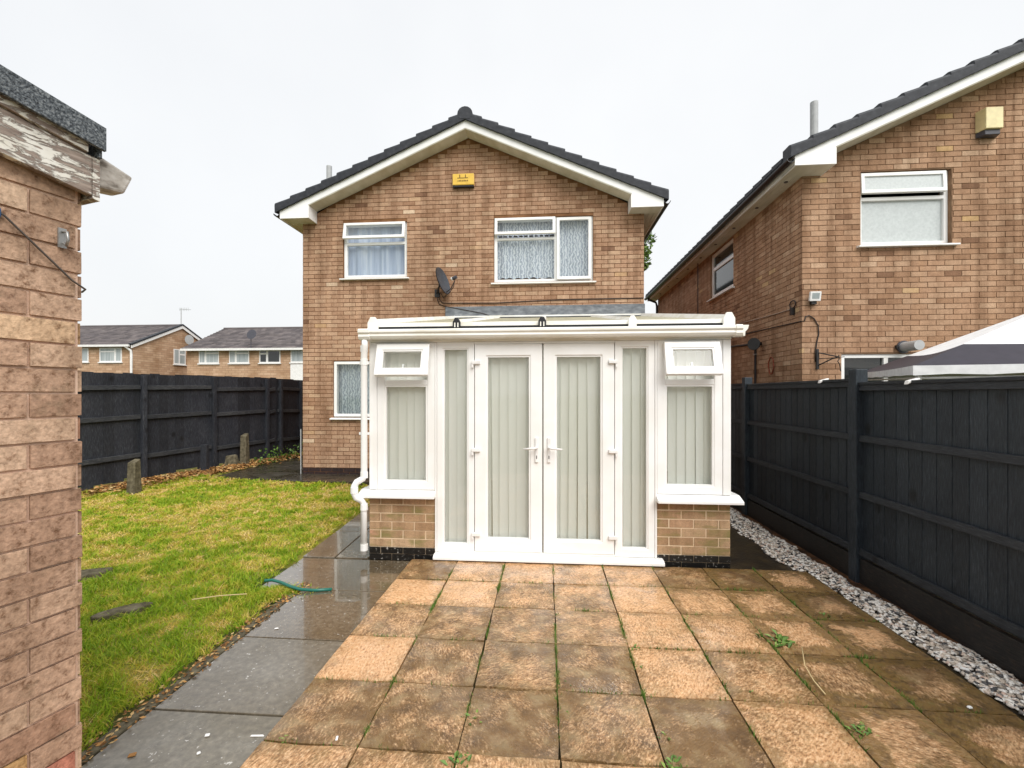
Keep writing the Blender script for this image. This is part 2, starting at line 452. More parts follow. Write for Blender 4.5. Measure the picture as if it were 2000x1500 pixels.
MT['dish'] = plain('dark_grey_dish', (0.055, 0.065, 0.08), 0.4)
MT['blackm'] = plain('black_iron', (0.015, 0.014, 0.014), 0.45)
MT['cable'] = plain('black_cable', (0.02, 0.012, 0.010), 0.5)
MT['tancable'] = plain('tan_cable', (0.42, 0.30, 0.23), 0.5)
MT['yellow'] = plain('yellow_plastic', (0.78, 0.50, 0.07), 0.4)
MT['print'] = plain('brown_print', (0.20, 0.11, 0.01), 0.6)
MT['cream'] = plain('cream_plastic', (0.78, 0.68, 0.38), 0.4)
MT['greyp'] = plain('dark_grey_plastic', (0.06, 0.06, 0.075), 0.4)
MT['flue'] = plain('pale_grey_pipe', (0.42, 0.43, 0.43), 0.5)
MT['galv'] = plain('galvanised_steel', (0.35, 0.35, 0.34), 0.45, 0.5, 0.7)
MT['whitep'] = plain('white_paint', (0.82, 0.81, 0.79), 0.4)
MT['blue'] = plain('blue_plastic', (0.02, 0.09, 0.25), 0.4)
MT['canvas'] = plain('white_gazebo_cloth', (0.86, 0.86, 0.86), 0.7, 0.2)
MT['canvasb'] = plain('black_gazebo_cloth', (0.045, 0.042, 0.055), 0.6, 0.3)
MT['rust'] = plain('rusty_terracotta', (0.28, 0.06, 0.025), 0.7)
MT['wire'] = plain('grey_wire', (0.09, 0.075, 0.065), 0.5)


def far_brick():
    m = Mat('far_house_brick', 0.9, 0.2)
    g = m.n('ShaderNodeTexBrick', {'Scale': 1.0, 'Brick Width': 0.45, 'Row Height': 0.15, 'Mortar Size': 0.012, 'Bias': 0.0,
                                   'Color1': rgb(180, 146, 118), 'Color2': rgb(204, 174, 146), 'Mortar': rgb(160, 132, 108)})
    p = m.n('ShaderNodeSeparateXYZ', {0: m.pos()})
    m.put(g.inputs['Vector'], m.n('ShaderNodeCombineXYZ', {0: m.math('ADD', p.outputs[0], p.outputs[1]), 1: p.outputs[2], 2: 0.0}).outputs[0])
    m.color(m.mix(g.outputs[0], m.ramp(m.noise(1.4, 6), [(0.3, (0.72, 0.66, 0.58)), (0.65, (1, 1, 1))]), 0.9, 'MULTIPLY'))
    return m.m


MT['farbrick'] = far_brick()
m = Mat('side_wall_brickwork', 0.9, 0.2)
g = m.n('ShaderNodeTexBrick', {'Scale': 1.0, 'Brick Width': 0.225, 'Row Height': 0.0766, 'Mortar Size': 0.006,
                               'Color1': rgb(178, 112, 76), 'Color2': rgb(208, 152, 112), 'Mortar': rgb(135, 92, 62)})
p = m.n('ShaderNodeSeparateXYZ', {0: m.pos()})
m.put(g.inputs['Vector'], m.n('ShaderNodeCombineXYZ', {0: m.math('ADD', p.outputs[0], p.outputs[1]), 1: p.outputs[2], 2: 0.0}).outputs[0])
m.color(g.outputs[0])
MT['sidebrick'] = m.m


# ------------------------------------------------------------------ mesh helpers
class MB:
    def __init__(s):
        s.v = []; s.f = []; s.t = []

    def add(s, vs, fs, tone=0.5):
        o = len(s.v)
        s.v += [tuple(p) for p in vs]
        s.f += [tuple(i + o for i in f) for f in fs]
        s.t += [tone] * len(fs)
        return s

    def hexa(s, p, tone=0.5, skip=()):
        fs = [(0, 3, 2, 1), (4, 5, 6, 7), (0, 1, 5, 4), (1, 2, 6, 5), (2, 3, 7, 6), (3, 0, 4, 7)]
        return s.add(p, [f for i, f in enumerate(fs) if i not in skip], tone)

    def box(s, x0, x1, y0, y1, z0, z1, tone=0.5, skip=()):
        return s.hexa([(x0, y0, z0), (x1, y0, z0), (x1, y1, z0), (x0, y1, z0),
                       (x0, y0, z1), (x1, y0, z1), (x1, y1, z1), (x0, y1, z1)], tone, skip)

    def ring(s, x0, x1, z0, z1, w, y0, y1, wb=None):
        """mitred rectangular frame in the xz plane, front face at y0"""
        wb = wb if wb is not None else w
        o = [(x0, z0), (x1, z0), (x1, z1), (x0, z1)]
        i = [(x0 + w, z0 + wb), (x1 - w, z0 + wb), (x1 - w, z1 - w), (x0 + w, z1 - w)]
        vs = [(x, y0, z) for x, z in o] + [(x, y0, z) for x, z in i] + [(x, y1, z) for x, z in o] + [(x, y1, z) for x, z in i]
        fs = []
        for k in range(4):
            n = (k + 1) % 4
            fs += [(k, n, 4 + n, 4 + k), (8 + n, 8 + k, 12 + k, 12 + n), (n, k, 8 + k, 8 + n), (4 + k, 4 + n, 12 + n, 12 + k)]
        return s.add(vs, fs)

    def prism(s, poly, a, b, axis='y', tone=0.5):
        """poly of 2d points extruded from a to b; axis y: (x,z), x: (y,z), z: (x,y)"""
        def P(p, t):
            return (p[0], t, p[1]) if axis == 'y' else ((t, p[0], p[1]) if axis == 'x' else (p[0], p[1], t))
        n = len(poly)
        vs = [P(p, a) for p in poly] + [P(p, b) for p in poly]
        fs = [tuple(range(n)), tuple(range(2 * n - 1, n - 1, -1))]
        fs += [(k, k + n, (k + 1) % n + n, (k + 1) % n) for k in range(n)]
        return s.add(vs, fs, tone)

    def tube(s, pts, r, n=10, tone=0.5):
        pts = [Vector(p) for p in pts]
        rs = r if isinstance(r, (list, tuple)) else [r] * len(pts)
        vs = []; up = None
        for i, p in enumerate(pts):
            d = (pts[min(i + 1, len(pts) - 1)] - pts[max(i - 1, 0)]).normalized()
            if up is None:
                up = Vector((0, 0, 1)) if abs(d.z) < 0.9 else Vector((1, 0, 0))
            a = d.cross(up)
            if a.length < 1e-4:
                a = d.orthogonal()
            a.normalize(); b = a.cross(d).normalized(); up = b
            for k in range(n):
                q = TAU * k / n
                vs.append(p + rs[i] * (math.cos(q) * a + math.sin(q) * b))
        fs = []
        for i in range(len(pts) - 1):
            for k in range(n):
                fs.append((i * n + k, i * n + (k + 1) % n, (i + 1) * n + (k + 1) % n, (i + 1) * n + k))
        fs.append(tuple(range(n - 1, -1, -1)))
        fs.append(tuple((len(pts) - 1) * n + k for k in range(n)))
        return s.add(vs, fs, tone)

    def build(s, name, mat, parent=None, smooth=False, bevel=0.0, local=False, kind=None, loc=None, rotz=0.0, **props):
        me = bpy.data.meshes.new(name)
        V = np.array(s.v, dtype=float)
        o = bpy.data.objects.new(name, me)
        if parent is None and not local:
            mn, mxx = V.min(0), V.max(0)
            org = np.array([(mn[0] + mxx[0]) / 2, (mn[1] + mxx[1]) / 2, mn[2]])
            o.location = org
            V = V - org
        elif parent is not None and not local:
            r = parent
            off = Vector((0, 0, 0))
            while r is not None:
                off += r.location; r = r.parent
            V = V - np.array(off)
        if loc is not None:
            o.location = loc
            o.rotation_euler = (0, 0, rotz)
        me.from_pydata(V.tolist(), [], s.f)
        at = me.attributes.new('tone', 'FLOAT', 'FACE')
        at.data.foreach_set('value', np.array(s.t, dtype=np.float32))
        me.materials.append(MT[mat])
        if smooth:
            me.polygons.foreach_set('use_smooth', [True] * len(me.polygons))
        me.update()
        col.objects.link(o)
        if parent is not None:
            o.parent = parent
        if bevel:
            b = o.modifiers.new('bevel', 'BEVEL')
            b.width = bevel; b.segments = 2; b.limit_method = 'ANGLE'; b.angle_limit = 0.7
        if kind:
            o['kind'] = kind
        for k, v in props.items():
            o[k] = v
        return o


def thing(name, label, cat, loc=(0, 0, 0), rotz=0.0, group=None):
    o = bpy.data.objects.new(name, None)
    o.empty_display_size = 0.2
    col.objects.link(o)
    o.location = loc
    o.rotation_euler = (0, 0, rotz)
    o['label'] = label; o['category'] = cat
    if group:
        o['group'] = group
    return o


def tag(o, label, cat, group=None):
    o['label'] = label; o['category'] = cat
    if group:
        o['group'] = group
    return o


def B(*a, **k):
    return MB().box(*a, **k)


# ------------------------------------------------------------------ brick walls
BRICK = {}


def brick_mesh(mat, tone):
    key = (mat, round(tone, 1))
    if key not in BRICK:
        mb = MB().box(-0.5, 0.5, -0.5, 0.5, -0.5, 0.5, key[1])
        me = bpy.data.meshes.new('brick')
        me.from_pydata(mb.v, [], mb.f)
        at = me.attributes.new('tone', 'FLOAT', 'FACE')
        at.data.foreach_set('value', np.array(mb.t, dtype=np.float32))
        me.materials.append(MT[mat])
        me.update()
        BRICK[key] = me
    return BRICK[key]


def brick_list(u0, u1, z0, z1, ch, holes, seed, bounds=None, bl=0.225, sd=0.12, j=0.010, phase=0):
    """stretcher bond in the wall plane: (u0,u1,z0,z1,tone) for every brick"""
    r = random.Random(seed)
    out = []
    nrow = int(round((z1 - z0) / ch))
    for i in range(nrow):
        a, b = z0 + i * ch, z0 + (i + 1) * ch
        lo, hi = (u0, u1) if bounds is None else bounds((a + b) / 2)
        if hi - lo < 0.05:
            continue
        first = u0 + (0 if (i + phase) % 2 == 0 else -bl / 2)
        k = 0
        while first + k * bl < hi:
            s, e = first + k * bl, first + (k + 1) * bl
            k += 1
            s, e = max(s, lo), min(e, hi)
            if e - s < 0.03:
                continue
            segs = [(s, e)]
            for (hu0, hu1, hz0, hz1) in holes:
                if b - 0.02 > hz0 and a + 0.02 < hz1:
                    ns_ = []
                    for (p, q) in segs:
                        if p < hu0:
                            ns_.append((p, min(q, hu0)))
                        if q > hu1:
                            ns_.append((max(p, hu1), q))
                    segs = [t for t in ns_ if t[1] - t[0] > 0.03]
            t = min(1, max(0, r.gauss(0.5, sd)))
            if r.random() < 0.018:
                t = r.choice([0.02, 0.98])
            for (p, q) in segs:
                za, zb = max(a, min([a] + [])), b
                out.append((p + (j / 2 if p > lo else 0), q - (j / 2 if q < hi else 0), za + j / 2, zb - j / 2, t, r.uniform(-0.0022, 0.0022)))
    return out


def lay_bricks(parent, origin, rotz, bricks, mat, n_own=300, rest_name='brickwork', proud=0.007, dep=0.03, key=None):
    """bricks that show largest become parts of their own, the others one part"""
    c, s = math.cos(rotz), math.sin(rotz)
    W = lambda u, y: (origin[0] + c * u - s * y, origin[1] + s * u + c * y)
    if key is None:
        key = lambda b: depth(*W((b[0] + b[1]) / 2, 0))
    order = sorted(range(len(bricks)), key=lambda i: key(bricks[i]))
    own = set(order[:n_own])
    root = parent
    pl = Vector((0, 0, 0)); q = parent
    while q is not None:
        pl += q.location; q = q.parent
    rest = MB()
    for i, (u0, u1, z0, z1, t, dy) in enumerate(bricks):
        y0 = -proud + dy
        if i in own:
            o = bpy.data.objects.new('brick', brick_mesh(mat, t))
            x, y = W((u0 + u1) / 2, y0 + dep / 2)
            o.location = (x - pl.x, y - pl.y, origin[2] + (z0 + z1) / 2 - pl.z)
            o.scale = (u1 - u0, dep, z1 - z0)
            o.rotation_euler = (0, 0, rotz)
            col.objects.link(o); o.parent = parent
        else:
            p = []
            for z in (z0, z1):
                for (u, y) in ((u0, y0), (u1, y0), (u1, y0 + dep), (u0, y0 + dep)):
                    x_, y_ = W(u, y)
                    p.append((x_, y_, origin[2] + z))
            rest.hexa(p, t, skip=(4,))
    if rest.v:
        rest.build(rest_name, mat, parent, kind='stuff')


def backing(parent, origin, rotz, u0, u1, z0, z1, holes, mat, name='wall', gable=None, reveal=0.12, inner=None):
    """mortar plane with openings and reveals; gable = (half width centre, apex z)"""
    c, s = math.cos(rotz), math.sin(rotz)
    W = lambda u, y, z: (origin[0] + c * u - s * y, origin[1] + s * u + c * y, origin[2] + z)
    us = sorted({u0, u1, *[h[0] for h in holes], *[h[1] for h in holes]})
    zs = sorted({z0, z1, *[h[2] for h in holes], *[h[3] for h in holes]})
    mb = MB()
    for a, b in zip(us, us[1:]):
        for d, e in zip(zs, zs[1:]):
            mu, mz = (a + b) / 2, (d + e) / 2
            if any(h[0] < mu < h[1] and h[2] < mz < h[3] for h in holes):
                continue
            mb.add([W(a, 0, d), W(b, 0, d), W(b, 0, e), W(a, 0, e)], [(0, 1, 2, 3)])
            mb.add([W(a, .22, d), W(b, .22, d), W(b, .22, e), W(a, .22, e)], [(3, 2, 1, 0)])
    for h in holes:
        q = [(h[0], h[2]), (h[1], h[2]), (h[1], h[3]), (h[0], h[3])]
        for k in range(4):
            (a, d), (b, e) = q[k], q[(k + 1) % 4]
            mb.add([W(a, 0, d), W(b, 0, e), W(b, .22, e), W(a, .22, d)], [(0, 1, 2, 3)])
    if gable:
        mb.add([W(u0, 0, z1), W(u1, 0, z1), W((u0 + u1) / 2, 0, gable)], [(0, 1, 2)])
        mb.add([W(u0, .22, z1), W(u1, .22, z1), W((u0 + u1) / 2, .22, gable)], [(0, 2, 1)])
    return mb.build(name, mat, parent)


# ------------------------------------------------------------------ windows
def pane(parent, x0, x1, z0, z1, y, mat='glass', name='pane'):
    return B(x0, x1, y, y + 0.006, z0, z1).build(name, mat, parent, local=True)


def open_sash(parent, x0, x1, z0, z1, w, y, out, mat='glass', t=0.05, name='sash'):
    """top-hung sash; bottom edge swung out by `out`"""
    ang = math.asin(out / (z1 - z0))
    mb = MB().ring(x0, x1, 0 - (z1 - z0), 0, w, -t, 0)
    f = mb.build(name, 'pvc', parent, local=True, bevel=0.006)
    f.location = (0, y, z1)
    f.rotation_euler = (-ang, 0, 0)
    return f, ang


def sash_pane(f, x0, x1, z0, z1, w, mat='glass'):
    return f


def curtain(parent, x0, x1, z0, z1, y, mat, seed=0, amp=0.02, n=60, scallop=0.0):
    r = random.Random(seed)
    ph = [r.uniform(0, TAU) for _ in range(4)]
    fr = [r.uniform(25, 38), r.uniform(48, 65), r.uniform(9, 14), 0]
    mb = MB()
    vs = []; fs = []
    for i in range(n + 1):
        x = x0 + (x1 - x0) * i / n
        dy = amp * (math.sin(fr[0] * x + ph[0]) + 0.5 * math.sin(fr[1] * x + ph[1]) + 0.7 * math.sin(fr[2] * x + ph[2]))
        zb = z0 + scallop * abs(math.sin(22 * x + ph[3]))
        vs += [(x, y + dy, zb), (x, y + dy * 0.6, z1)]
        if i:
            k = 2 * i
            fs.append((k - 2, k, k + 1, k - 1))
    mb.add(vs, fs)
    return mb.build('curtain', mat, parent, smooth=True, local=True)


def sill_part(parent, x0, x1, z, proj=0.07, h=0.04, back=0.02, name='sill', mat='pvc'):
    return MB().prism([(-proj, z), (-proj, z + h * 0.55), (back, z + h), (back, z)], x0, x1, 'x').build(name, mat, parent, local=True, bevel=0.004)


# =================================================================== GROUND
MB().add([(-700, -700, -0.10), (700, -700, -0.10), (700, 700, -0.10), (-700, 700, -0.10)], [(0, 1, 2, 3)]).build('ground', 'ground', kind='structure')


def lawn_z(x, y):
    t = min(1, max(0, (y - 3.4) / 4.2))
    t = t * t * (3 - 2 * t)
    return -0.055 + 0.155 * t


LAWN = [(-2.15, 1.2), (-2.15, 3.35), (-2.3, 3.5), (-2.46, 3.62), (-2.47, 4.4), (-2.47, 5.6), (-2.5, 7.05), (-3.3, 7.16), (-4.2, 7.26), (-5.0, 7.34), (-5.7, 7.45),
        (-6.15, 7.7), (-6.6, 7.4), (-7.1, 6.6), (-7.35, 6.1), (-8.4, 3.2), (-8.9, 1.2)]


def inside(x, y, poly=LAWN):
    c = False; j = len(poly) - 1
    for i in range(len(poly)):
        (xi, yi), (xj, yj) = poly[i], poly[j]
        if (yi > y) != (yj > y) and x < (xj - xi) * (y - yi) / (yj - yi) + xi:
            c = not c
        j = i
    return c


gx = np.arange(-9.2, -1.29, 0.2); gy = np.arange(0.6, 14.3, 0.2)
mb = MB(); vs = []; fs = []
for iy, y in enumerate(gy):
    for ix, x in enumerate(gx):
        z = lawn_z(x, y) - (0.045 if x > -2.25 or (x > -2.62 and y > 3.5) or (x > -2.62 and y > 4.1) or (y > 7.0 and x > -6.2) else 0)
        vs.append((x, y, z - 0.012))
nx = len(gx)
for iy in range(len(gy) - 1):
    for ix in range(nx - 1):
        k = iy * nx + ix
        fs.append((k, k + 1, k + nx + 1, k + nx))
mb.add(vs, fs)
mb.build('lawn', 'lawn', smooth=True, kind='structure')

# =================================================================== PATIO
SL = 0.452
PX0, PY0 = -1.30, 4.20
PCOLS, PROWS = 8, 10
patio = B(PX0 - 0.0, PX0 + PCOLS * SL + 0.02, PY0 - PROWS * SL, PY0, -0.099, -0.022).build('patio', 'joint', kind='structure')
STAIN = [[.85, .5, .42, .5, .5, .85, .95, .35], [.22, .3, .68, .6, .25, .55, .45, .75], [.68, .78, .75, .68, .4, .32, .3, .45],
         [.0, .8, .82, .85, .38, .62, .66, .85], [.85, .85, .92, .8, .98, .38, .5, .6], [.45, .55, .45, .5, .8, .45, .4, .55]]
slab_meshes = []
for k in range(7):
    r = random.Random(100 + k)
    h = SL / 2 - 0.004
    n = 4
    vs, fs = [], []
    for iy in range(n + 1):
        for ix in range(n + 1):
            e = (ix in (0, n)) or (iy in (0, n))
            x = -h + 2 * h * ix / n + (r.uniform(-0.004, 0.003) * (1 if ix == n else -1) if ix in (0, n) else r.uniform(-.02, .02))
            y = -h + 2 * h * iy / n + (r.uniform(-0.004, 0.003) * (1 if iy == n else -1) if iy in (0, n) else r.uniform(-.02, .02))
            vs.append((x, y, r.uniform(-0.004, 0.003) - (0.006 if e else 0)))
    for iy in range(n):
        for ix in range(n):
            a = iy * (n + 1) + ix
            fs.append((a, a + 1, a + n + 2, a + n + 1))
    rim = [i for i in range(n)] + [n + i * (n + 1) for i in range(n)] + [n * (n + 1) + n - i for i in range(n)] + [(n - i) * (n + 1) for i in range(n)]
    o = len(vs)
    vs += [(vs[i][0], vs[i][1], -0.035) for i in rim]
    m_ = len(rim)
    fs += [(rim[(i + 1) % m_], rim[i], o + i, o + (i + 1) % m_) for i in range(m_)]
    me = bpy.data.meshes.new('paving_slab')
    me.from_pydata(vs, [], fs)
    me.materials.append(MT['slab'])
    me.update()
    slab_meshes.append(me)
pl = patio.location
for rr in range(PROWS):
    for c in range(PCOLS):
        o = bpy.data.objects.new('paving_slab', RN.choice(slab_meshes))
        o.location = (PX0 + (c + .5) * SL - pl.x + RN.uniform(-.002, .002), PY0 - (rr + .5) * SL - pl.y + RN.uniform(-.002, .002), 0.0 - pl.z + RN.uniform(-.003, .003))
        o.rotation_euler = (RN.uniform(-.005, .005), RN.uniform(-.005, .005), RN.choice([0, math.pi / 2, math.pi, -math.pi / 2]) + RN.uniform(-.006, .006))
        o['stain'] = STAIN[rr][c] if rr < len(STAIN) else RN.uniform(.3, .8)
        o['seed'] = RN.uniform(0, 10)
        o['moss'] = {7: 0.95, 6: 0.75, 5: 0.4}.get(c, 0.12) if rr < 5 else 0.2
        col.objects.link(o); o.parent = patio

# grey path beside the patio, then along the conservatory
path = MB().add([(-2.06, 0.4, -0.088), (-1.302, 0.4, -0.088), (-1.302, 4.27, -0.088), (-2.45, 4.27, -0.088), (-2.45, 3.56, -0.088), (-2.06, 3.56, -0.088)], [(0, 1, 2, 3, 4, 5)])
path.add([(-2.45, 4.27, -0.088), (-1.0, 4.27, -0.088), (-1.0, 4.42, -0.088), (-2.45, 4.42, -0.088)], [(0, 1, 2, 3)])
path = path.build('path', 'joint', kind='structure')


def slab(parent, x0, x1, y0, y1, z00, z10, z11, z01, mat, th=0.035, g=0.006, name='path_slab'):
    p = [(x0 + g, y0 + g), (x1 - g, y0 + g), (x1 - g, y1 - g), (x0 + g, y1 - g)]
    zs = (z00, z10, z11, z01)
    return MB().hexa([(a, b, z - th) for (a, b), z in zip(p, zs)] + [(a, b, z) for (a, b), z in zip(p, zs)]).build(name, mat, parent, bevel=0.004)


ys = [0.72, 1.44, 2.16, 2.85, 3.58, 4.27]
for a, b in zip(ys, ys[1:]):
    t = [RN.uniform(-.004, .004) for _ in range(4)]
    slab(path, -2.43 if a > 3.5 else -2.045, -1.312, a, b, *[-0.052 + q for q in t], 'wet')['wet'] = {3.58: 1.0, 2.85: 0.95, 2.16: 0.35}.get(a, 0.05)
for (x0, x1, y0, y1) in ((-2.44, -2.1, 4.27, 5.0), (-2.1, -1.76, 4.27, 5.0), (-2.44, -2.1, 5.0, 5.72), (-2.1, -1.76, 5.0, 5.72), (-2.44, -1.76, 5.72, 6.42), (-2.44, -1.76, 6.42, 7.1)):
    q = lambda x, y: lawn_z(x, y) - 0.002
    slab(path, x0, x1, y0, y1, q(x0, y0), q(x1, y0), q(x1, y1), q(x0, y1), 'wet')['wet'] = 0.8
slab(path, -1.312, -0.8, 4.205, 4.27, -.052, -.052, -.052, -.052, 'wetdark')
B(-2.115, -2.05, 0.6, 3.5, -0.098, -0.05).build('path_edging', 'concrete', path, bevel=0.006)

# dark slabs round the house corner
hp = MB().add([(-6.2, 7.16, 0.066), (-1.75, 7.1, 0.066), (-1.75, 8.0, 0.066), (-4.56, 8.0, 0.066), (-4.56, 14, 0.066), (-6.2, 14, 0.066)], [(0, 1, 2, 3), (0, 3, 4, 5)])
hp = hp.build('house_path', 'joint', kind='structure')
for i in range(6):
    x = -1.76 - i * 0.7
    slab(hp, x - 0.7, x, 7.3 if i < 4 else 7.42, 7.99, *[0.098 + RN.uniform(-.003, .003) for _ in range(4)], 'wetdark')
for iy in range(8):
    for ix in range(2):
        slab(hp, -5.96 + ix * 0.7, -5.26 + ix * 0.7, 8.0 + iy * 0.72, 8.72 + iy * 0.72, *[0.098 + RN.uniform(-.003, .003) for _ in range(4)], 'wetdark')

# wet ground beside the conservatory, gravel strip
MB().add([(PX0 + PCOLS * SL + .02, -1, -0.066), (2.72, -1, -0.066), (2.72, 15, -0.066), (1.71, 15, -0.066), (1.71, 4.21, -0.066), (PX0 + PCOLS * SL + .02, 4.21, -0.066)],
         [(0, 1, 2, 3, 4, 5)]).build('side_ground', 'soil', kind='structure')

ico_v, ico_f = [], []
g_ = (1 + 5 ** .5) / 2
ico_v = np.array([(-1, g_, 0), (1, g_, 0), (-1, -g_, 0), (1, -g_, 0), (0, -1, g_), (0, 1, g_), (0, -1, -g_), (0, 1, -g_), (g_, 0, -1), (g_, 0, 1), (-g_, 0, -1), (-g_, 0, 1)]) / math.sqrt(1 + g_ * g_)
ico_f = np.array([(0, 11, 5), (0, 5, 1), (0, 1, 7), (0, 7, 10), (0, 10, 11), (1, 5, 9), (5, 11, 4), (11, 10, 2), (10, 7, 6), (7, 1, 8), (3, 9, 4), (3, 4, 2), (3, 2, 6), (3, 6, 8), (3, 8, 9), (4, 9, 5), (2, 4, 11), (6, 2, 10), (8, 6, 7), (9, 8, 1)])


def np_mesh(name, V, Fc, tone, mat, smooth=False, parent=None, **kw):
    me = bpy.data.meshes.new(name)
    me.vertices.add(len(V)); me.vertices.foreach_set('co', V.astype(np.float32).ravel())
    k = Fc.shape[1]
    me.loops.add(Fc.size); me.loops.foreach_set('vertex_index', Fc.astype(np.int32).ravel())
    me.polygons.add(len(Fc))
    me.polygons.foreach_set('loop_start', np.arange(0, Fc.size, k, dtype=np.int32))
    me.polygons.foreach_set('loop_total', np.full(len(Fc), k, dtype=np.int32))
    if smooth:
        me.polygons.foreach_set('use_smooth', np.ones(len(Fc), dtype=bool))
    at = me.attributes.new('tone', 'FLOAT', 'FACE')
    at.data.foreach_set('value', tone.astype(np.float32))
    me.materials.append(MT[mat])
    me.update(calc_edges=True)
    o = bpy.data.objects.new(name, me)
    col.objects.link(o)
    if parent is not None:
        o.parent = parent
    for a, b in kw.items():
        o[a] = b
    return o


rg = np.random.default_rng(5)


def gravel_edges(y):
    lo = np.interp(y, [0.5, 2.5, 3.4, 4.05, 4.6, 6.5, 9], [2.44, 2.43, 2.37, 2.30, 2.26, 2.30, 2.36])
    hi = np.interp(y, [0.5, 2.5, 3.4, 4.2, 6.5, 9], [2.70, 2.69, 2.66, 2.62, 2.63, 2.66])
    return lo, hi


N = 10500
yy = 1.2 + 7.6 * rg.random(N) ** 1.25
lo, hi = gravel_edges(yy)
wob = 0.02 * np.sin(yy * 9) + 0.012 * np.sin(yy * 23)
u = rg.random(N)
xx = lo + wob + (hi - lo) * u
zz = -0.056 + 0.028 * np.sin(np.pi * u) * rg.random(N) ** .5
rad = rg.uniform(.007, .017, N)
rot = rg.random(N) * TAU
sc3 = np.stack([rad * rg.uniform(.9, 1.5, N), rad * rg.uniform(.7, 1.1, N), rad * rg.uniform(.5, .8, N)], 1)
P = ico_v[None] * (1 + .18 * rg.standard_normal((N, 12, 1))) * sc3[:, None]
c_, s_ = np.cos(rot)[:, None], np.sin(rot)[:, None]
P = np.stack([P[..., 0] * c_ - P[..., 1] * s_, P[..., 0] * s_ + P[..., 1] * c_, P[..., 2]], -1) + np.stack([xx, yy, zz], 1)[:, None]
Fc = (ico_f[None] + 12 * np.arange(N)[:, None, None]).reshape(-1, 3)
tone = np.repeat(rg.random(N), 20)
np_mesh('gravel', P.reshape(-1, 3), Fc, tone, 'pebble', True, kind='stuff')

MB().add([(2.60, -1, -0.0615), (2.72, -1, -0.0615), (2.72, 9, -0.0615), (2.60, 9, -0.0615)], [(0, 1, 2, 3)]).build('rusty_soil_strip', 'rsoil', kind='structure')

# =================================================================== MAIN HOUSE
HX0, HX1, HY, HB = -4.55, 1.70, 8.0, 0.06
CX = (HX0 + HX1) / 2
CH = 0.0766
PITCH = 0.437
house = thing('brick_house', 'two-storey orange brick house with white bargeboards behind the white conservatory', 'house', (CX, HY, HB))
W1 = (-3.77, -2.565, 3.735, 4.755)
W2 = (-0.955, 0.815, 3.60, 4.762)
W3 = (-3.955, -2.75, 1.155, 2.195)
uh = lambda h: (h[0] - HX0, h[1] - HX0, h[2] - HB, h[3] - HB)
holes = [uh(W1), uh(W2), uh(W3)]
WID = HX1 - HX0
EAVE = 4.80 - HB
APEX = 6.50 - HB
backing(house, (HX0, HY, HB), 0, 0, WID, 0, EAVE, holes, 'mortar', gable=APEX)


def gb(z):
    if z < EAVE:
        return (0, WID)
    k = (z - EAVE) / PITCH
    return (k, WID - k)


cons_hole = (-1.80 - HX0, WID + 1, -1, 3.06 - HB)
z_pl = 2 * CH
bl = brick_list(0, WID, z_pl, APEX, CH, holes + [cons_hole], 3, gb)
lay_bricks(house, (HX0, HY, HB), 0, bl, 'brick')
bp = brick_list(0, WID, 0, z_pl, CH, [cons_hole], 4, None)
lay_bricks(house, (HX0, HY, HB), 0, bp, 'plinth', 60, 'plinth_bricks')
# other walls
mb = MB()
mb.add([(HX0, HY, HB), (HX0, 16.2, HB), (HX0, 16.2, 4.8), (HX0, HY, 4.8)], [(0, 1, 2, 3)])
mb.add([(HX1, HY, HB), (HX1, 16.2, HB), (HX1, 16.2, 4.8), (HX1, HY, 4.8)], [(3, 2, 1, 0)])
mb.add([(HX0, 16.2, HB), (HX1, 16.2, HB), (HX1, 16.2, 4.8), (CX, 16.2, 6.4), (HX0, 16.2, 4.8)], [(0, 1, 2, 3, 4)])
mb.build('side_wall', 'sidebrick', house)


def make_window(parent, win, Y, layout, cur, rotz=0, rec=0.035, name='window', sillx=0.05, glassm='glass', curm=None):
    w = win[1] - win[0]; h = win[3] - win[2]
    cx = (win[0] + win[1]) / 2
    loc = Vector((cx, Y, win[2])) - parent.location
    fr = MB().ring(-w / 2, w / 2, 0, h, 0.055, rec, rec + 0.07)
    bars = layout.get('bars', [])
    for (x0, x1, z0, z1) in bars:
        fr.box(x0, x1, rec + .002, rec + .068, z0, z1)
    f = fr.build(name, 'pvc', parent, local=True, bevel=0.005, loc=loc, rotz=rotz)
    for (x0, x1, z0, z1, gm) in layout['panes']:
        pane(f, x0, x1, z0, z1, rec + 0.04, gm)
    for s_ in layout.get('sashes', []):
        x0, x1, z0, z1, out, gm = s_
        sf, ang = open_sash(f, x0, x1, z0, z1, 0.05, rec - 0.002, out)
        hh = z1 - z0
        g = B(x0 + .05, x1 - .05, -0.03, -0.024, -hh + .05, -.05).build('pane', gm, sf, local=True)
    if cur:
        for (x0, x1, z0, z1, mt, sd_, sp) in cur:
            curtain(f, x0, x1, z0, z1, rec + 0.115, mt, sd_, 0.016, 70, sp)
    sill_part(f, -w / 2 - sillx, w / 2 + sillx, -0.045)
    return f


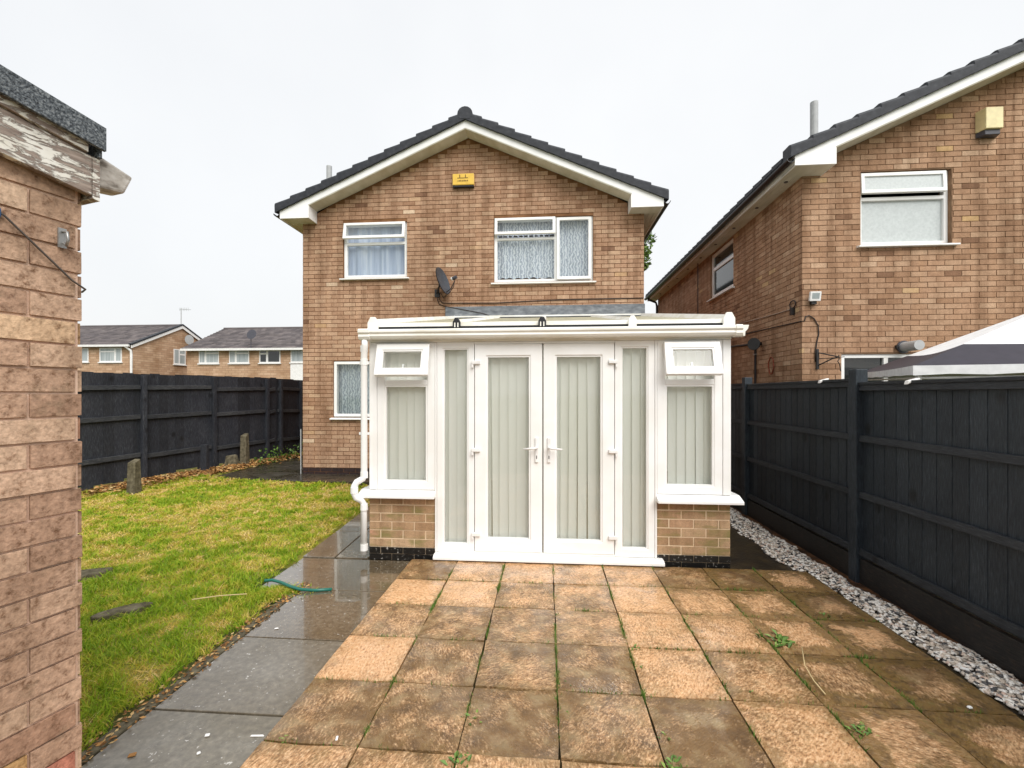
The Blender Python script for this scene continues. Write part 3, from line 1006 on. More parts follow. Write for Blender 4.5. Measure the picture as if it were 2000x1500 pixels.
w, h = W1[1] - W1[0], W1[3] - W1[2]
make_window(house, W1, HY, dict(bars=[(-w / 2 + .05, w / 2 - .05, .615, .665)], panes=[(-w / 2 + .05, w / 2 - .05, .05, .62, 'glass')],
                                sashes=[(-w / 2 + .012, w / 2 - .03, .70, h - .012, .055, 'glass')]),
            [(-w / 2, w / 2, .02, h, 'sheer', 4, 0)])
w, h = W2[1] - W2[0], W2[3] - W2[2]
mu = 0.16 - (W2[0] + W2[1]) / 2
make_window(house, W2, HY, dict(bars=[(mu - .03, mu + .03, .05, h - .05), (-w / 2 + .05, mu - .03, .77, .81)],
                                panes=[(-w / 2 + .05, mu - .03, .05, .775, 'glass')],
                                sashes=[(-w / 2 + .012, mu - .012, .845, h - .012, .03, 'glass'), (mu + .012, w / 2 - .035, .03, h - .03, .004, 'glass')]),
            [(-w / 2, w / 2, .085, h, 'lace', 9, .03)])
for k in range(11):  # black pieces painting the shaded gap between fanlight and transom
    B(W2[0] + .07 + k * .093 + RN.uniform(0, .012), W2[0] + .135 + k * .093 + RN.uniform(0, .02), HY + .012, HY + .034, W2[2] + .815, W2[2] + .838).build('fan_gap_shade', 'black', house)
w, h = W3[1] - W3[0], W3[3] - W3[2]
make_window(house, W3, HY, dict(panes=[(-w / 2 + .05, w / 2 - .05, .05, h - .05, 'glass')], sashes=[(-w / 2 + .012, w / 2 - .012, .012, h - .012, .004, 'glass')]),
            [(-w / 2, w / 2, .02, h, 'lace', 5, 0)])


def gable_roof(root, x0, x1, yf, yb, zap, ov, eov, gap_right=True, wall_y=None, over_x0=None):
    """bargeboards, box ends, soffits, gutters, tiles. zap: top of bargeboard at the ridge; ov: front overhang"""
    cx = (x0 + x1) / 2
    yb_ = yb
    hw = (x1 - x0) / 2 + eov                     # half width to the fascia
    zt = lambda d: zap - PITCH * d               # top of barge at distance d from ridge
    zbox = zt(hw) - 0.15
    for sg in (-1, 1):
        X = lambda d: cx + sg * d
        # bargeboard
        d1 = hw - 0.53
        MB().prism([(X(0), zap), (X(d1), zt(d1)), (X(d1), zt(d1) - 0.145), (X(0), zap - 0.145)], yf, yf + 0.022).build('bargeboard', 'barge', root)
        MB().prism([(X(0.0), zap - 0.148), (X(d1), zt(d1) - 0.148), (X(d1), zt(d1) - 0.160), (X(0.0), zap - 0.160)], yf + 0.006, wall_y - 0.008).build('verge_soffit', 'soffit', root)
        # box end
        e = MB().prism([(X(d1), zt(d1) - .001), (X(hw), zt(hw) - .001), (X(hw), zbox), (X(d1), zbox)], yf - 0.004, yf + 0.02)
        e.build('box_end', 'barge', root)
        MB().box(*sorted((X(d1), X(d1 - .012))), yf - 0.004, wall_y - .01, zbox, zt(d1) - .16).build('box_side', 'barge', root)
        # eaves soffit and fascia
        xi = X((x1 - x0) / 2)
        xa, xb = sorted((X(d1), X(hw)))
        MB().box(xa, xb, yf + .02, wall_y - .01, zbox + .004, zbox + .014).build('box_soffit', 'soffit', root)
        xa, xb = sorted((xi, X(hw)))
        nb = 3
        for k in range(nb):
            q0, q1 = xa + (xb - xa) * k / nb, xa + (xb - xa) * (k + 1) / nb
            B(q0 + .003, q1 - .003, wall_y - .006, yb_, zbox + .004, zbox + .014).build('soffit_board', 'soffit', root)
        xa, xb = sorted((X(hw), X(hw - .02)))
        B(xa, xb, yf + .022, yb_, zbox - .004, zt(hw) - .002).build('fascia', 'barge', root)
        # gutter: half round, open on top
        gx_, gz = X(hw + 0.058), zt(hw) - 0.002
        prof = [(gx_ + 0.055 * math.cos(a), gz - 0.06 + 0.055 * math.sin(a)) for a in np.linspace(math.pi, TAU, 9)]
        prof += [(gx_ + 0.047 * math.cos(a), gz - 0.06 + 0.047 * math.sin(a)) for a in np.linspace(TAU, math.pi, 9)]
        MB().prism(prof, yf - .02, yb_).build('gutter', 'black', root)
        # tile courses as a stepped sheet
        n = 12
        Ls = (hw + 0.07) / n
        poly = []
        for k in range(n):
            d0, d1_ = hw + 0.07 - k * Ls, hw + 0.07 - (k + 1) * Ls
            poly += [(X(d0), zt(d0) + .075), (X(d1_), zt(d1_) + .045)]
        poly += [(X(0), zap + .012), (X(hw + .07), zt(hw + .07) + .012)]
        MB().prism(poly, yf + .16, yb_).build('tile_courses', 'tile', root)
        # verge tiles
        for k in range(n):
            d0, d1_ = hw + 0.075 - k * Ls, hw + 0.03 - (k + 1) * Ls
            d1_ = max(d1_, 0.0)
            a0, a1 = zt(d0), zt(d1_)
            jit = RN.uniform(-.004, .004)
            p = []
            for (d, zz_, t_) in ((d0, a0, .165), (d1_, a1, .122)):
                p.append((d, zz_ + t_ + jit, zz_ + .002))
            (da, ta, ba), (db, tb, bb) = p
            ya, yb2 = yf - .045, yf + .17
            mbv = MB()
            V = []
            for d, tt, b_ in ((da, ta, ba - .028), (db, tb, bb - .022)):
                x = X(d)
                V += [(x, ya, b_), (x, ya - .004, tt - .045), (x, ya + .012, tt - .014), (x, ya + .05, tt), (x, yb2, tt), (x, yb2, b_ + .03)]
            F_ = [(0, 1, 2, 3, 4, 5), (11, 10, 9, 8, 7, 6)] + [(i, i + 6, (i + 1) % 6 + 6, (i + 1) % 6) for i in range(6)]
            if sg > 0:
                F_ = [tuple(reversed(f)) for f in F_]
            mbv.add(V, F_)
            mbv.build('verge_tile', 'tile', root, bevel=0.005)
        # eaves tiles
        ne = int((yb_ - yf - .17) / 0.3)
        for k in range(ne):
            a = yf + .18 + k * .3
            d0, d1_ = hw + .085, hw - .12
            MB().hexa([(X(d0), a, zt(d0) + .022), (X(d0), a + .285, zt(d0) + .022), (X(d1_), a + .285, zt(d1_) + .03), (X(d1_), a, zt(d1_) + .03),
                       (X(d0), a, zt(d0) + .075), (X(d0), a + .285, zt(d0) + .095), (X(d1_), a + .285, zt(d1_) + .1), (X(d1_), a, zt(d1_) + .085)]).build('eaves_tile', 'tile', root)
    # ridge
    nr = int((yb_ - yf) / .45)
    for k in range(nr):
        a = yf - .05 + k * .45
        r_ = 0.135
        prof = [(cx + r_ * math.cos(q), zap + .075 + r_ * 0.95 * math.sin(q)) for q in np.linspace(-0.25 * math.pi, 1.25 * math.pi, 13)]
        MB().prism(prof, a, a + .445).build('ridge_tile', 'tile', root, bevel=0.006)


gable_roof(house, HX0, HX1, 7.70, 16.4, 6.386, 0.30, 0.265, wall_y=HY)
# soil vent pipe through the left roof slope
p = oy(643, 325, 11.0)
vx = -4.44
d_ = ray(643, 325); t_ = vx / d_[0]
vy, vz = d_[1] * t_, EYE + d_[2] * t_
MB().tube([(vx, vy, 4.9), (vx, vy, vz)], 0.055, 14).build('vent_pipe', 'flue', house, smooth=False)

# lead flashing above the conservatory roof
mb = MB()
fx = np.linspace(-1.846, 1.695, 5)
flash = B(fx[0], fx[-1], HY - .022, HY - .010, 2.94, 2.96)
flash = thing('lead_flashing', 'grey lead flashing dressed onto the brickwork above the conservatory roof', 'flashing', (0, HY - .02, 2.93))
for a, b in zip(fx, fx[1:]):
    o_ = RN.uniform(0, .004)
    B(a + .003, b + .02, HY - .016 - o_, HY - .0095, 2.95, 3.17 + RN.uniform(-.006, .006)).build('lead_sheet', 'lead', flash)
MB().prism([(HY - .012, 2.962), (HY - .012, 2.97), (HY - .17, 2.945), (HY - .17, 2.937)], -1.84, 1.69, 'x').build('lead_apron', 'lead', flash)

# yellow alarm box
al = thing('alarm_box', 'yellow alarm box with two dark printed lines high on the gable', 'alarm box', (-1.505, HY - .007, 5.335))
B(-1.70, -1.31, HY - .085, HY - .0095, 5.345, 5.55).build('cover', 'yellow', al, bevel=0.012)
for (a, b, c, d) in ((-1.575, -1.558, 5.475, 5.53), (-1.47, -1.453, 5.475, 5.53), (-1.61, -1.415, 5.462, 5.476)):
    B(a, b, HY - .0875, HY - .0855, c, d).build('print_mark', 'print', al)
for k in range(8):
    B(-1.605 + k * .024, -1.589 + k * .024 + .006 * (k % 2), HY - .0875, HY - .0855, 5.408, 5.425 + .004 * (k % 3)).build('print_mark', 'print', al)
B(-1.695, -1.315, HY - .075, HY - .0095, 5.318, 5.3445).build('base', 'black', al)

# satellite dish
dish = thing('satellite_dish', 'dark grey satellite dish on the brick wall left of the right-hand upstairs window', 'satellite dish', (-1.95, HY, 3.4))
cen = Vector((-1.885, 7.80, 3.58))
nrm = Vector((0.90, -0.27, 0.30)).normalized()
ua = Vector((0, 0, 1)) - nrm * nrm.z; ua.normalize(); va = nrm.cross(ua)
V = []; Fq = []
nr_, na = 5, 24
for i in range(nr_ + 1):
    rr = i / nr_
    for k in range(na):
        q = TAU * k / na
        V.append(cen + ua * (.255 * rr * math.sin(q)) + va * (.21 * rr * math.cos(q)) + nrm * (.055 * rr * rr))
for i in range(nr_):
    for k in range(na):
        Fq.append((i * na + k, i * na + (k + 1) % na, (i + 1) * na + (k + 1) % na, (i + 1) * na + k))
me = MB().add(V, Fq)
me.add([v - nrm * .012 for v in V], [tuple(reversed(f)) for f in Fq])
o = me.build('reflector', 'dish', dish, smooth=True)
lnb = cen + nrm * .27 - ua * .04
MB().tube([cen - ua * .22 + nrm * .03, cen - ua * .20 + nrm * .15, lnb - ua * .05], .009, 8).build('feed_arm', 'blackm', dish)
hd = MB().tube([lnb + nrm * .05, lnb, lnb - nrm * .03], [.03, .032, .028], 12).build('receiver_head', 'greyp', dish)
MB().tube([lnb - nrm * .032, lnb - nrm * .055], [.034, .03], 12).build('cap', 'whitep', hd)
MB().tube([cen - nrm * .02, cen - nrm * .05 - ua * .06, (-2.0, 7.985, 3.42)], .016, 8).build('mount_arm', 'blackm', dish)
B(-2.04, -1.96, 7.978, 7.992, 3.35, 3.49).build('wall_plate', 'blackm', dish)
cb = lnb - ua * .03
tag(MB().tube([cb, cb + Vector((-.02, .02, -.12)), cb + Vector((-.10, .08, -.2)), (-1.86, 7.9, 3.32), (-1.93, 7.96, 3.42)], .007, 6).build('dish_lead', 'cable', smooth=True),
    'short black lead looping below the satellite dish', 'cable')
y_ = HY - .017
tag(MB().tube([(-1.95, y_, 3.42), (-1.95, y_, 3.30), (-1.90, y_, 3.24), (-1.8, y_, 3.235), (-1.3, y_, 3.23), (-.9, y_, 3.225), (-.3, y_, 3.25), (.2, y_, 3.262), (1.0, y_, 3.268), (1.69, y_, 3.272)], .008, 6).build('wall_cable', 'cable', smooth=True),
    'black cable running along the brickwork just above the lead flashing', 'cable')
tag(MB().tube([(-1.985, y_, 3.42), (-1.985, y_, 3.28), (-1.95, y_, 3.215), (-1.86, y_, 3.18), (-1.5, HY - .026, 3.11), (-1.15, HY - .026, 3.04), (-1.0, HY - .03, 2.98)], .007, 6).build('roof_cable', 'cable', smooth=True),
    'black cable from the satellite dish sagging across the lead flashing', 'cable')

# =================================================================== CONSERVATORY
FY = 4.25
con = thing('conservatory', 'white lean-to conservatory with french doors and vertical blinds, joined to the brick house', 'conservatory', (0, 4.25, -0.05))
CXL, CXR = -1.74, 1.69
Z0C = -0.05
# dwarf walls
CHC = 0.083


def dwarf(x0, x1, seed):
    d = B(x0, x1, 4.275, 4.40, Z0C, 0.575).build('dwarf_wall', 'mortar_c', con)
    bl_ = brick_list(0, x1 - x0, 0.13, 0.625, CHC, [], seed, None, 0.225, j=.011)
    lay_bricks(d, (x0, 4.275, Z0C), 0, bl_, 'brick_c', 300, proud=.005)
    bl_ = brick_list(0, x1 - x0, 0.0, 0.13, 0.065, [], seed + 1, None, 0.225, j=.006)
    lay_bricks(d, (x0, 4.275, Z0C), 0, bl_, 'tar', 300, proud=.010)
    return d


dwarf(-1.745, -1.085, 21)
dwarf(1.025, 1.69, 22)
for (xa, xb) in ((-1.745, -1.635), (1.58, 1.69)):
    B(xa, xb, 4.402, 7.99, Z0C, .575).build('dwarf_wall', 'brick_c', con)
# sills
for (xa, xb) in ((-1.83, -1.075), (1.015, 1.775)):
    MB().prism([(4.165, .578), (4.165, .606), (4.27, .645), (4.38, .645), (4.38, .578)], xa, xb, 'x').build('sill', 'pvc', con, bevel=.005)
for (xa, xb) in ((-1.83, -1.62), (1.565, 1.775)):
    B(xa, xb, 4.382, 7.985, .578, .64).build('side_sill', 'pvc', con)
# corner and mullion posts
for (xa, xb, za) in ((CXL, -1.665, .647), (1.62, CXR, .647), (-1.085, -1.068, .05), (1.005, 1.024, .05)):
    B(xa, xb, FY, FY + .07, za, 2.085).build('post', 'pvc', con, bevel=.004)
# head beam and eaves
B(CXL, CXR, FY - .012, FY + .08, 2.087, 2.145).build('head_beam', 'pvc_old', con, bevel=.003)
B(-1.70, 1.66, 4.21, 4.245, 2.10, 2.185).build('eaves_board', 'pvc_old', con)
B(-1.66, 1.63, 4.236, 4.26, 2.187, 2.236).build('eaves_gap_shade', 'black', con)  # black strip painting the shade in the open gap between gutter and roof


def cons_window(xa, xb, fan, tr_z=1.69):
    f = MB().ring(xa, xb, .648, 2.086, .075, FY + .006, FY + .07)
    f.box(xa + .075, xb - .075, FY + .008, FY + .068, tr_z - .022, tr_z + .03)
    f = f.build('window', 'pvc', con, bevel=.005)
    MB().ring(xa + .075, xb - .075, .723, tr_z - .022, .016, FY + .012, FY + .05).build('glazing_bead', 'pvc', f)
    B(xa + .091, xb - .091, FY + .036, FY + .042, .739, tr_z - .038).build('pane', 'glass', f)
    (fa, fb, za, zb, out) = fan
    hh = zb - za
    ang = math.asin(out / hh)
    s_ = MB().ring(fa, fb, -hh, 0, .062, -.058, -.002).build('fanlight', 'pvc', f, local=True, bevel=.007)
    s_.location = (0 - 0, FY + .004 - con.location.y, zb - con.location.z)
    s_.rotation_euler = (-ang, 0, 0)
    MB().ring(fa + .062, fb - .062, -hh + .062, -.062, .012, -.05, -.01).build('glazing_bead', 'pvc', s_, local=True)
    B(fa + .074, fb - .074, -.034, -.028, -hh + .074, -.074).build('pane', 'glass', s_, local=True)
    B((fa + fb) / 2 - .007, (fa + fb) / 2 + .007, -.002, .03, -hh + .02, -hh + .13).build('stay', 'pvc', s_, local=True)
    return f


cons_window(-1.663, -1.087, (-1.645, -1.125, 1.735, 2.05, .085))
cons_window(1.026, 1.618, (1.075, 1.575, 1.735, 2.05, .085))


def side_panel(xa, xb):
    f = MB().ring(xa, xb, .05, 2.086, .06, FY + .004, FY + .07, .075).build('side_panel', 'pvc', con, bevel=.005)
    MB().ring(xa + .06, xb - .06, .125, 2.026, .013, FY + .014, FY + .05).build('glazing_bead', 'pvc', f)
    B(xa + .073, xb - .073, FY + .036, FY + .042, .138, 2.013).build('pane', 'glass', f)


side_panel(-1.066, -.70)
side_panel(.636, 1.003)


def door(xa, xb, hinge):
    f = MB().ring(xa, xb, .072, 2.062, .112, FY - .006, FY + .062)
    f = f.build('door', 'pvc', con, bevel=.006)
    MB().ring(xa + .112, xb - .112, .184, 1.95, .015, FY + .004, FY + .05).build('glazing_bead', 'pvc', f)
    B(xa + .127, xb - .127, FY + .034, FY + .04, .199, 1.935).build('pane', 'glass', f)
    hx = xb - .052 if hinge == 'l' else xa + .052
    sg = -1 if hinge == 'l' else 1
    hd = B(hx - .016, hx + .016, FY - .022, FY - .0065, .93, 1.17).build('handle', 'whitep', f, bevel=.007)
    MB().tube([(hx, FY - .02, 1.075), (hx, FY - .06, 1.075), (hx + sg * .02, FY - .068, 1.072), (hx + sg * .125, FY - .066, 1.062)], [.011, .011, .011, .008], 8).build('lever', 'whitep', hd, smooth=True)
    B(hx - .004, hx + .004, FY - .024, FY - .0222, .968, .998).build('keyhole', 'black', hd)
    for z in (1.885, 1.045, .235):
        xe = xa if hinge == 'l' else xb
        h_ = B(xe + (-.028 if hinge == 'l' else -.055), xe + (.055 if hinge == 'l' else .028), FY - .03, FY - .0065, z - .018, z + .018).build('hinge', 'whitep', f, bevel=.006)
        B(xe + (-.028 if hinge == 'l' else .01), xe + (-.01 if hinge == 'l' else .028), FY - .026, FY - .0065, z - .05, z - .0185).build('hinge_leaf', 'whitep', h_)
    return f


door(-.694, -.046, 'l')
door(-.034, .630, 'r')
B(-.699, .635, FY + .002, FY + .066, 2.064, 2.085).build('door_head', 'pvc', con)
B(-.699, .635, FY + .002, FY + .066, .05, .070).build('door_track', 'pvc_old', con)
MB().prism([(4.165, .004), (4.165, .03), (4.20, .047), (4.335, .047), (4.335, .004)], -1.085, 1.075, 'x').build('threshold', 'pvc', con, bevel=.004)
B(-1.08, 1.02, 4.20, 4.40, Z0C, .002).build('threshold_base', 'tar', con)

# roof
zr = lambda y: 2.246 + (y - 4.25) * (2.935 - 2.246) / 3.745
BX = [-1.685, -.862, -.045, .79, 1.655]
for a, b in zip(BX, BX[1:]):
    MB().hexa([(a + .03, 4.24, zr(4.24)), (b - .03, 4.24, zr(4.24)), (b - .03, 7.97, zr(7.97)), (a + .03, 7.97, zr(7.97)),
               (a + .03, 4.24, zr(4.24) + .022), (b - .03, 4.24, zr(4.24) + .022), (b - .03, 7.97, zr(7.97) + .022), (a + .03, 7.97, zr(7.97) + .022)]).build('roof_panel', 'poly', con)
    B(a + .034, b - .034, 4.228, 4.239, zr(4.24) - .008, zr(4.24) + .03).build('panel_closer', 'pvc_old', con)
for i, x in enumerate(BX):
    wd = .032 if 0 < i < 4 else .045
    hgt = .055 if 0 < i < 4 else .07
    pr = [(-wd, -.012), (wd, -.012), (wd * 1.0, .026), (wd * .45, hgt), (-wd * .45, hgt), (-wd, .026)]
    y0, y1 = 4.225, 7.975
    V = [(x + a, y0, zr(y0) + c) for a, c in pr] + [(x + a, y1, zr(y1) + c) for a, c in pr]
    Fq = [tuple(range(6)), tuple(range(11, 5, -1))] + [(k, k + 6, (k + 1) % 6 + 6, (k + 1) % 6) for k in range(6)]
    g = MB().add(V, Fq).build('glazing_bar', 'pvc_old', con)
    mt_ = 'black' if i in (1, 2) else 'pvc_old'
    cp = [(x + a * 1.15, zr(4.22) + (c * 1.25 if c > 0 else -.05)) for a, c in pr]
    MB().prism(cp, 4.195, 4.2245).build('end_cap', mt_, g, bevel=.004)
    if mt_ == 'black':
        B(x - .02, x - .01, 4.19, 4.1945, zr(4.22) - .02, zr(4.22) + .022).build('screw_lug', 'pvc_old', g)
        B(x + .01, x + .02, 4.19, 4.1945, zr(4.22) - .02, zr(4.22) + .022).build('screw_lug', 'pvc_old', g)
MB().prism([(7.93, 2.965), (7.93, 2.99), (7.985, 3.0), (7.985, 2.965)], -1.73, 1.69, 'x').build('wall_plate', 'pvc_old', con)
# ogee gutter
gp = [(4.205, 2.195), (4.135, 2.20), (4.118, 2.19), (4.118, 2.17), (4.132, 2.155), (4.128, 2.135), (4.145, 2.112), (4.205, 2.105)]
MB().prism(gp, -1.71, 1.70, 'x').build('gutter', 'pvc_old', con, bevel=.003)
gp2 = [(4.208, 2.20), (4.13, 2.206), (4.112, 2.195), (4.112, 2.168), (4.126, 2.153), (4.122, 2.13), (4.14, 2.104), (4.208, 2.098)]
MB().prism(gp2, -1.80, -1.69, 'x').build('gutter_outlet', 'pvc_old', con, bevel=.003)
MB().prism(gp2, 1.685, 1.745, 'x').build('gutter_stop_end', 'pvc_old', con, bevel=.003)
e_ = MB().prism([(1.746, 2.20), (1.80, 2.20), (1.79, 2.165), (1.768, 2.14), (1.765, 2.10), (1.746, 2.10)], 4.13, 4.205).build('gutter_end_cap', 'pvc_old', con, bevel=.004)
# downpipe
dp = MB().tube([(-1.748, 4.165, 2.10), (-1.748, 4.165, 2.05), (-1.758, 4.175, 2.0), (-1.765, 4.185, 1.95), (-1.765, 4.185, .80), (-1.775, 4.18, .765), (-1.825, 4.155, .735), (-1.845, 4.145, .70),
                (-1.845, 4.145, .63), (-1.83, 4.15, .585), (-1.79, 4.17, .56), (-1.77, 4.19, .52), (-1.77, 4.19, .03)], .031, 14).build('downpipe', 'pvc', con, smooth=True)
for z in (2.02, 1.89, .80, .66, .10, .49):
    xx_ = -1.845 if z == .66 else -1.765
    yy_ = 4.145 if z == .66 else 4.187
    MB().tube([(xx_, yy_, z - .03), (xx_, yy_, z + .03)], .0355, 14).build('pipe_collar', 'pvc', dp, smooth=False)
for z in (1.88, 1.2):
    B(-1.812, -1.715, 4.178, 4.195, z - .012, z + .012).build('pipe_clip', 'pvc', dp)
# side frames
for (xa, s_) in ((CXL, 1), (CXR - .07, -1)):
    for k in range(3):
        a = 4.33 + k * 1.215; b = a + 1.205
        zt_ = zr(a) - .02
        V = []
        f = MB()
        f.box(xa, xa + .07, a, a + .07, .642, zr(a) - .01)
        f.box(xa, xa + .07, b - .07, b, .642, zr(b) - .01)
        f.box(xa + .002, xa + .068, a + .07, b - .07, .642, .715)
        f.hexa([(xa + .002, a + .07, zr(a) - .09), (xa + .068, a + .07, zr(a) - .09), (xa + .068, b - .07, zr(b) - .09), (xa + .002, b - .07, zr(b) - .09),
                (xa + .002, a + .07, zr(a) - .012), (xa + .068, a + .07, zr(a) - .012), (xa + .068, b - .07, zr(b) - .012), (xa + .002, b - .07, zr(b) - .012)])
        f = f.build('side_window', 'pvc', con)
        MB().hexa([(xa + .03, a + .07, .715), (xa + .036, a + .07, .715), (xa + .036, b - .07, .715), (xa + .03, b - .07, .715),
                   (xa + .03, a + .07, zr(a) - .09), (xa + .036, a + .07, zr(a) - .09), (xa + .036, b - .07, zr(b) - .09), (xa + .03, b - .07, zr(b) - .09)]).build('pane', 'glass', f)
# inside: floor and house wall
B(-1.63, 1.575, 4.402, 7.985, Z0C, 0.03).build('floor', 'ifloor', con)
B(-1.66, 1.60, 7.965, 7.984, .03, 2.90).build('inner_wall', 'plaster', con)


def blind(xs, y, ang, z0, z1, along='x', seed=1, fx=0):
    r = random.Random(seed)
    bl_ = (B(min(xs) - .05, max(xs) + .05, y - .02, y + .02, z1, z1 + .04) if along == 'x' else B(fx - .02, fx + .02, min(xs) - .05, max(xs) + .05, z1, z1 + .04)).build('vertical_blind', 'pvc', con)
    for x in xs:
        a = ang + r.gauss(0, .08)
        hw = .0445
        V = []
        sway = r.gauss(0, .006)
        for z, o_ in ((z0, sway), (z1, 0)):
            for k in range(4):
                t_ = -1 + 2 * k / 3
                bow = .006 * (1 - t_ * t_)
                lx = hw * t_ * math.cos(a) - bow * math.sin(a) + o_
                ly = hw * t_ * math.sin(a) + bow * math.cos(a)
                V.append((x + lx, y + ly, z) if along == 'x' else (fx + ly, x + lx, z))
        MB().add(V, [(k, k + 1, k + 5, k + 4) for k in range(3)], r.random()).build('slat', 'blind', bl_, smooth=True)


blind(list(np.arange(-1.60, 1.60, .0845)), 4.345, .24, .09, 2.045, seed=3)
blind(list(np.arange(4.42, 7.9, .074)), 0, .05, .66, 2.2, 'y', 6, 1.55)
blind(list(np.arange(4.5, 7.9, .083)), 0, -.12, .66, 2.15, 'y', 7, -1.575)

# =================================================================== NEIGHBOUR HOUSE
NX0, NX1, NY, NB = 3.68, 9.93, 6.75, -0.05
NYB = 15.15
nh = thing('neighbour_house', 'brown brick neighbouring house on the right, gable end and side wall showing', 'house', (6.8, NY, NB))
N1 = (4.475, 5.69, 3.715, 4.765)
N3 = (4.215, 5.45, 1.05, 2.155)
nholes = [(h[0] - NX0, h[1] - NX0, h[2] - NB, h[3] - NB) for h in (N1, N3)]
NE = 4.80 - NB
NA = 6.44 - NB
backing(nh, (NX0, NY, NB), 0, 0, NX1 - NX0, 0, NE, nholes, 'mortar_n', gable=NA)


def ngb(z):
    if z < NE:
        return (0, NX1 - NX0)
    k = (z - NE) / PITCH
    return (k, NX1 - NX0 - k)


bn = brick_list(0, NX1 - NX0, 0, NA, CH, nholes, 31, ngb)
bn = [b for b in bn]
lay_bricks(nh, (NX0, NY, NB), 0, bn, 'brick_n', 300, key=lambda b: (depth(NX0 + b[0], NY) if (b[2] > 1.95 and b[0] < 3.0) else 99))
# side wall facing the garden gap: local u runs towards the camera
N2y0, N2y1 = 9.13, 10.37
n2 = (NYB - N2y1, NYB - N2y0, 3.72 - NB, 4.70 - NB)
backing(nh, (NX0, NYB, NB), -math.pi / 2, 0, NYB - NY - .001, 0, 4.74 - NB, [n2], 'mortar_n')
bs = brick_list(0, NYB - NY + .006, 0, 4.74 - NB, CH, [n2], 32, phase=1)
lay_bricks(nh, (NX0, NYB, NB), -math.pi / 2, bs, 'brick_n', 0, 'side_brickwork')
mb = MB()
mb.add([(NX1, NY, NB), (NX1, NYB, NB), (NX1, NYB, 4.8), (NX1, NY, 4.8)], [(3, 2, 1, 0)])
mb.add([(NX0, NYB, NB), (NX1, NYB, NB), (NX1, NYB, 4.8), (6.805, NYB, 6.3), (NX0, NYB, 4.8)], [(0, 1, 2, 3, 4)])
mb.build('side_wall', 'sidebrick', nh)
w, h = N1[1] - N1[0], N1[3] - N1[2]
make_window(nh, N1, NY, dict(bars=[(-w / 2 + .05, w / 2 - .05, .655, .705)], panes=[(-w / 2 + .05, w / 2 - .05, .05, .66, 'frost')],
                             sashes=[(-w / 2 + .012, w / 2 - .06, .735, h - .02, .018, 'frost')]), None, rec=.06, sillx=.06)
w, h = N3[1] - N3[0], N3[3] - N3[2]
make_window(nh, N3, NY, dict(bars=[(-.03, .03, .05, h - .05)], panes=[(-w / 2 + .05, -.03, .05, h - .05, 'darkglass'), (.03, w / 2 - .05, .05, h - .05, 'darkglass')]), None, rec=.02)
w, h = N2y1 - N2y0, 4.70 - 3.72
f2 = MB().ring(-w / 2, w / 2, 0, h, .07, .03, .10).box(-w / 2 + .06, w / 2 - .06, .032, .098, .60, .67)
f2 = f2.build('window', 'pvc', nh, local=True, bevel=.005, loc=Vector((NX0, (N2y0 + N2y1) / 2, 3.72)) - nh.location, rotz=-math.pi / 2)
pane(f2, -w / 2 + .07, w / 2 - .07, .07, .60, .06, 'darkglass')
pane(f2, -w / 2 + .07, w / 2 - .07, .67, h - .07, .06, 'darkglass')
sill_part(f2, -w / 2 - .07, w / 2 + .07, -.05)
gable_roof(nh, NX0, NX1, 6.40, NYB + .25, 6.365, .35, .29, wall_y=NY)
for k in range(9):
    y = 6.9 + k * .92
    MB().tube([(3.53, y, 4.7165), (3.53, y, 4.7265)], .028, 10).build('soffit_vent', 'greyp', nh)
MB().tube([(3.62, 11.04, 4.73), (3.62, 11.04, 0)], .012, 8).build('service_pipe', 'black', nh)
MB().tube([(3.33, 15.1, 4.84), (3.36, 15.1, 4.72), (3.6, 15.1, 4.62), (3.63, 15.1, 4.5), (3.63, 15.1, 0)], .035, 10).build('downpipe', 'black', nh, smooth=True)
vx, vy = 4.55, 8.0
d_ = ray(1590, 200)
t_ = 8.2 / d_[1]
vx, vz = d_[0] * t_, EYE + d_[2] * t_
MB().tube([(vx, 8.2, 5.2), (vx, 8.2, vz)], .062, 14).build('vent_pipe', 'flue', nh)

wy = NY - .0095
fl = thing('floodlight', 'small white floodlight on the corner of the neighbouring house', 'light', (3.81, NY - .01, 2.89))
lampm = B(-.075, .075, -.06, -.02, -.075, .06).build('lamp_head', 'whitep', fl, local=True, bevel=.008)
lampm.location = (0, -.03, .1); lampm.rotation_euler = (.18, 0, 0)
B(-.05, .05, -.062, -.0602, -.04, .04).build('lens', 'fargl', lampm, local=True)
B(3.775, 3.845, wy - .05, wy, 2.87, 2.925).build('bracket', 'blackm', fl)

sb = thing('security_box', 'cream security box with a dark grey base high on the neighbouring gable', 'alarm box', (6.12, NY - .01, 5.15))
MB().prism([(5.985, wy), (6.015, wy - .13), (6.235, wy - .13), (6.265, wy)], 5.235, 5.525, 'z').build('cover', 'cream', sb, bevel=.008)
MB().prism([(5.99, wy), (6.03, wy - .10), (6.22, wy - .10), (6.26, wy)], 5.165, 5.2345, 'z').build('base', 'greyp', sb, bevel=.006)

fu = thing('boiler_flue', 'stubby pale grey boiler flue sticking out of the neighbouring brick wall', 'flue', (5.03, NY - .01, 2.19))
MB().tube([(5.04, wy, 2.25), (5.04, wy - .28, 2.25)], .068, 18).build('pipe', 'flue', fu)
MB().tube([(5.04, wy, 2.25), (5.04, wy - .02, 2.25)], .09, 18).build('collar', 'greyp', fu)
B(4.93, 4.955, wy - .035, wy, 2.225, 2.275).build('bracket', 'blackm', fu)

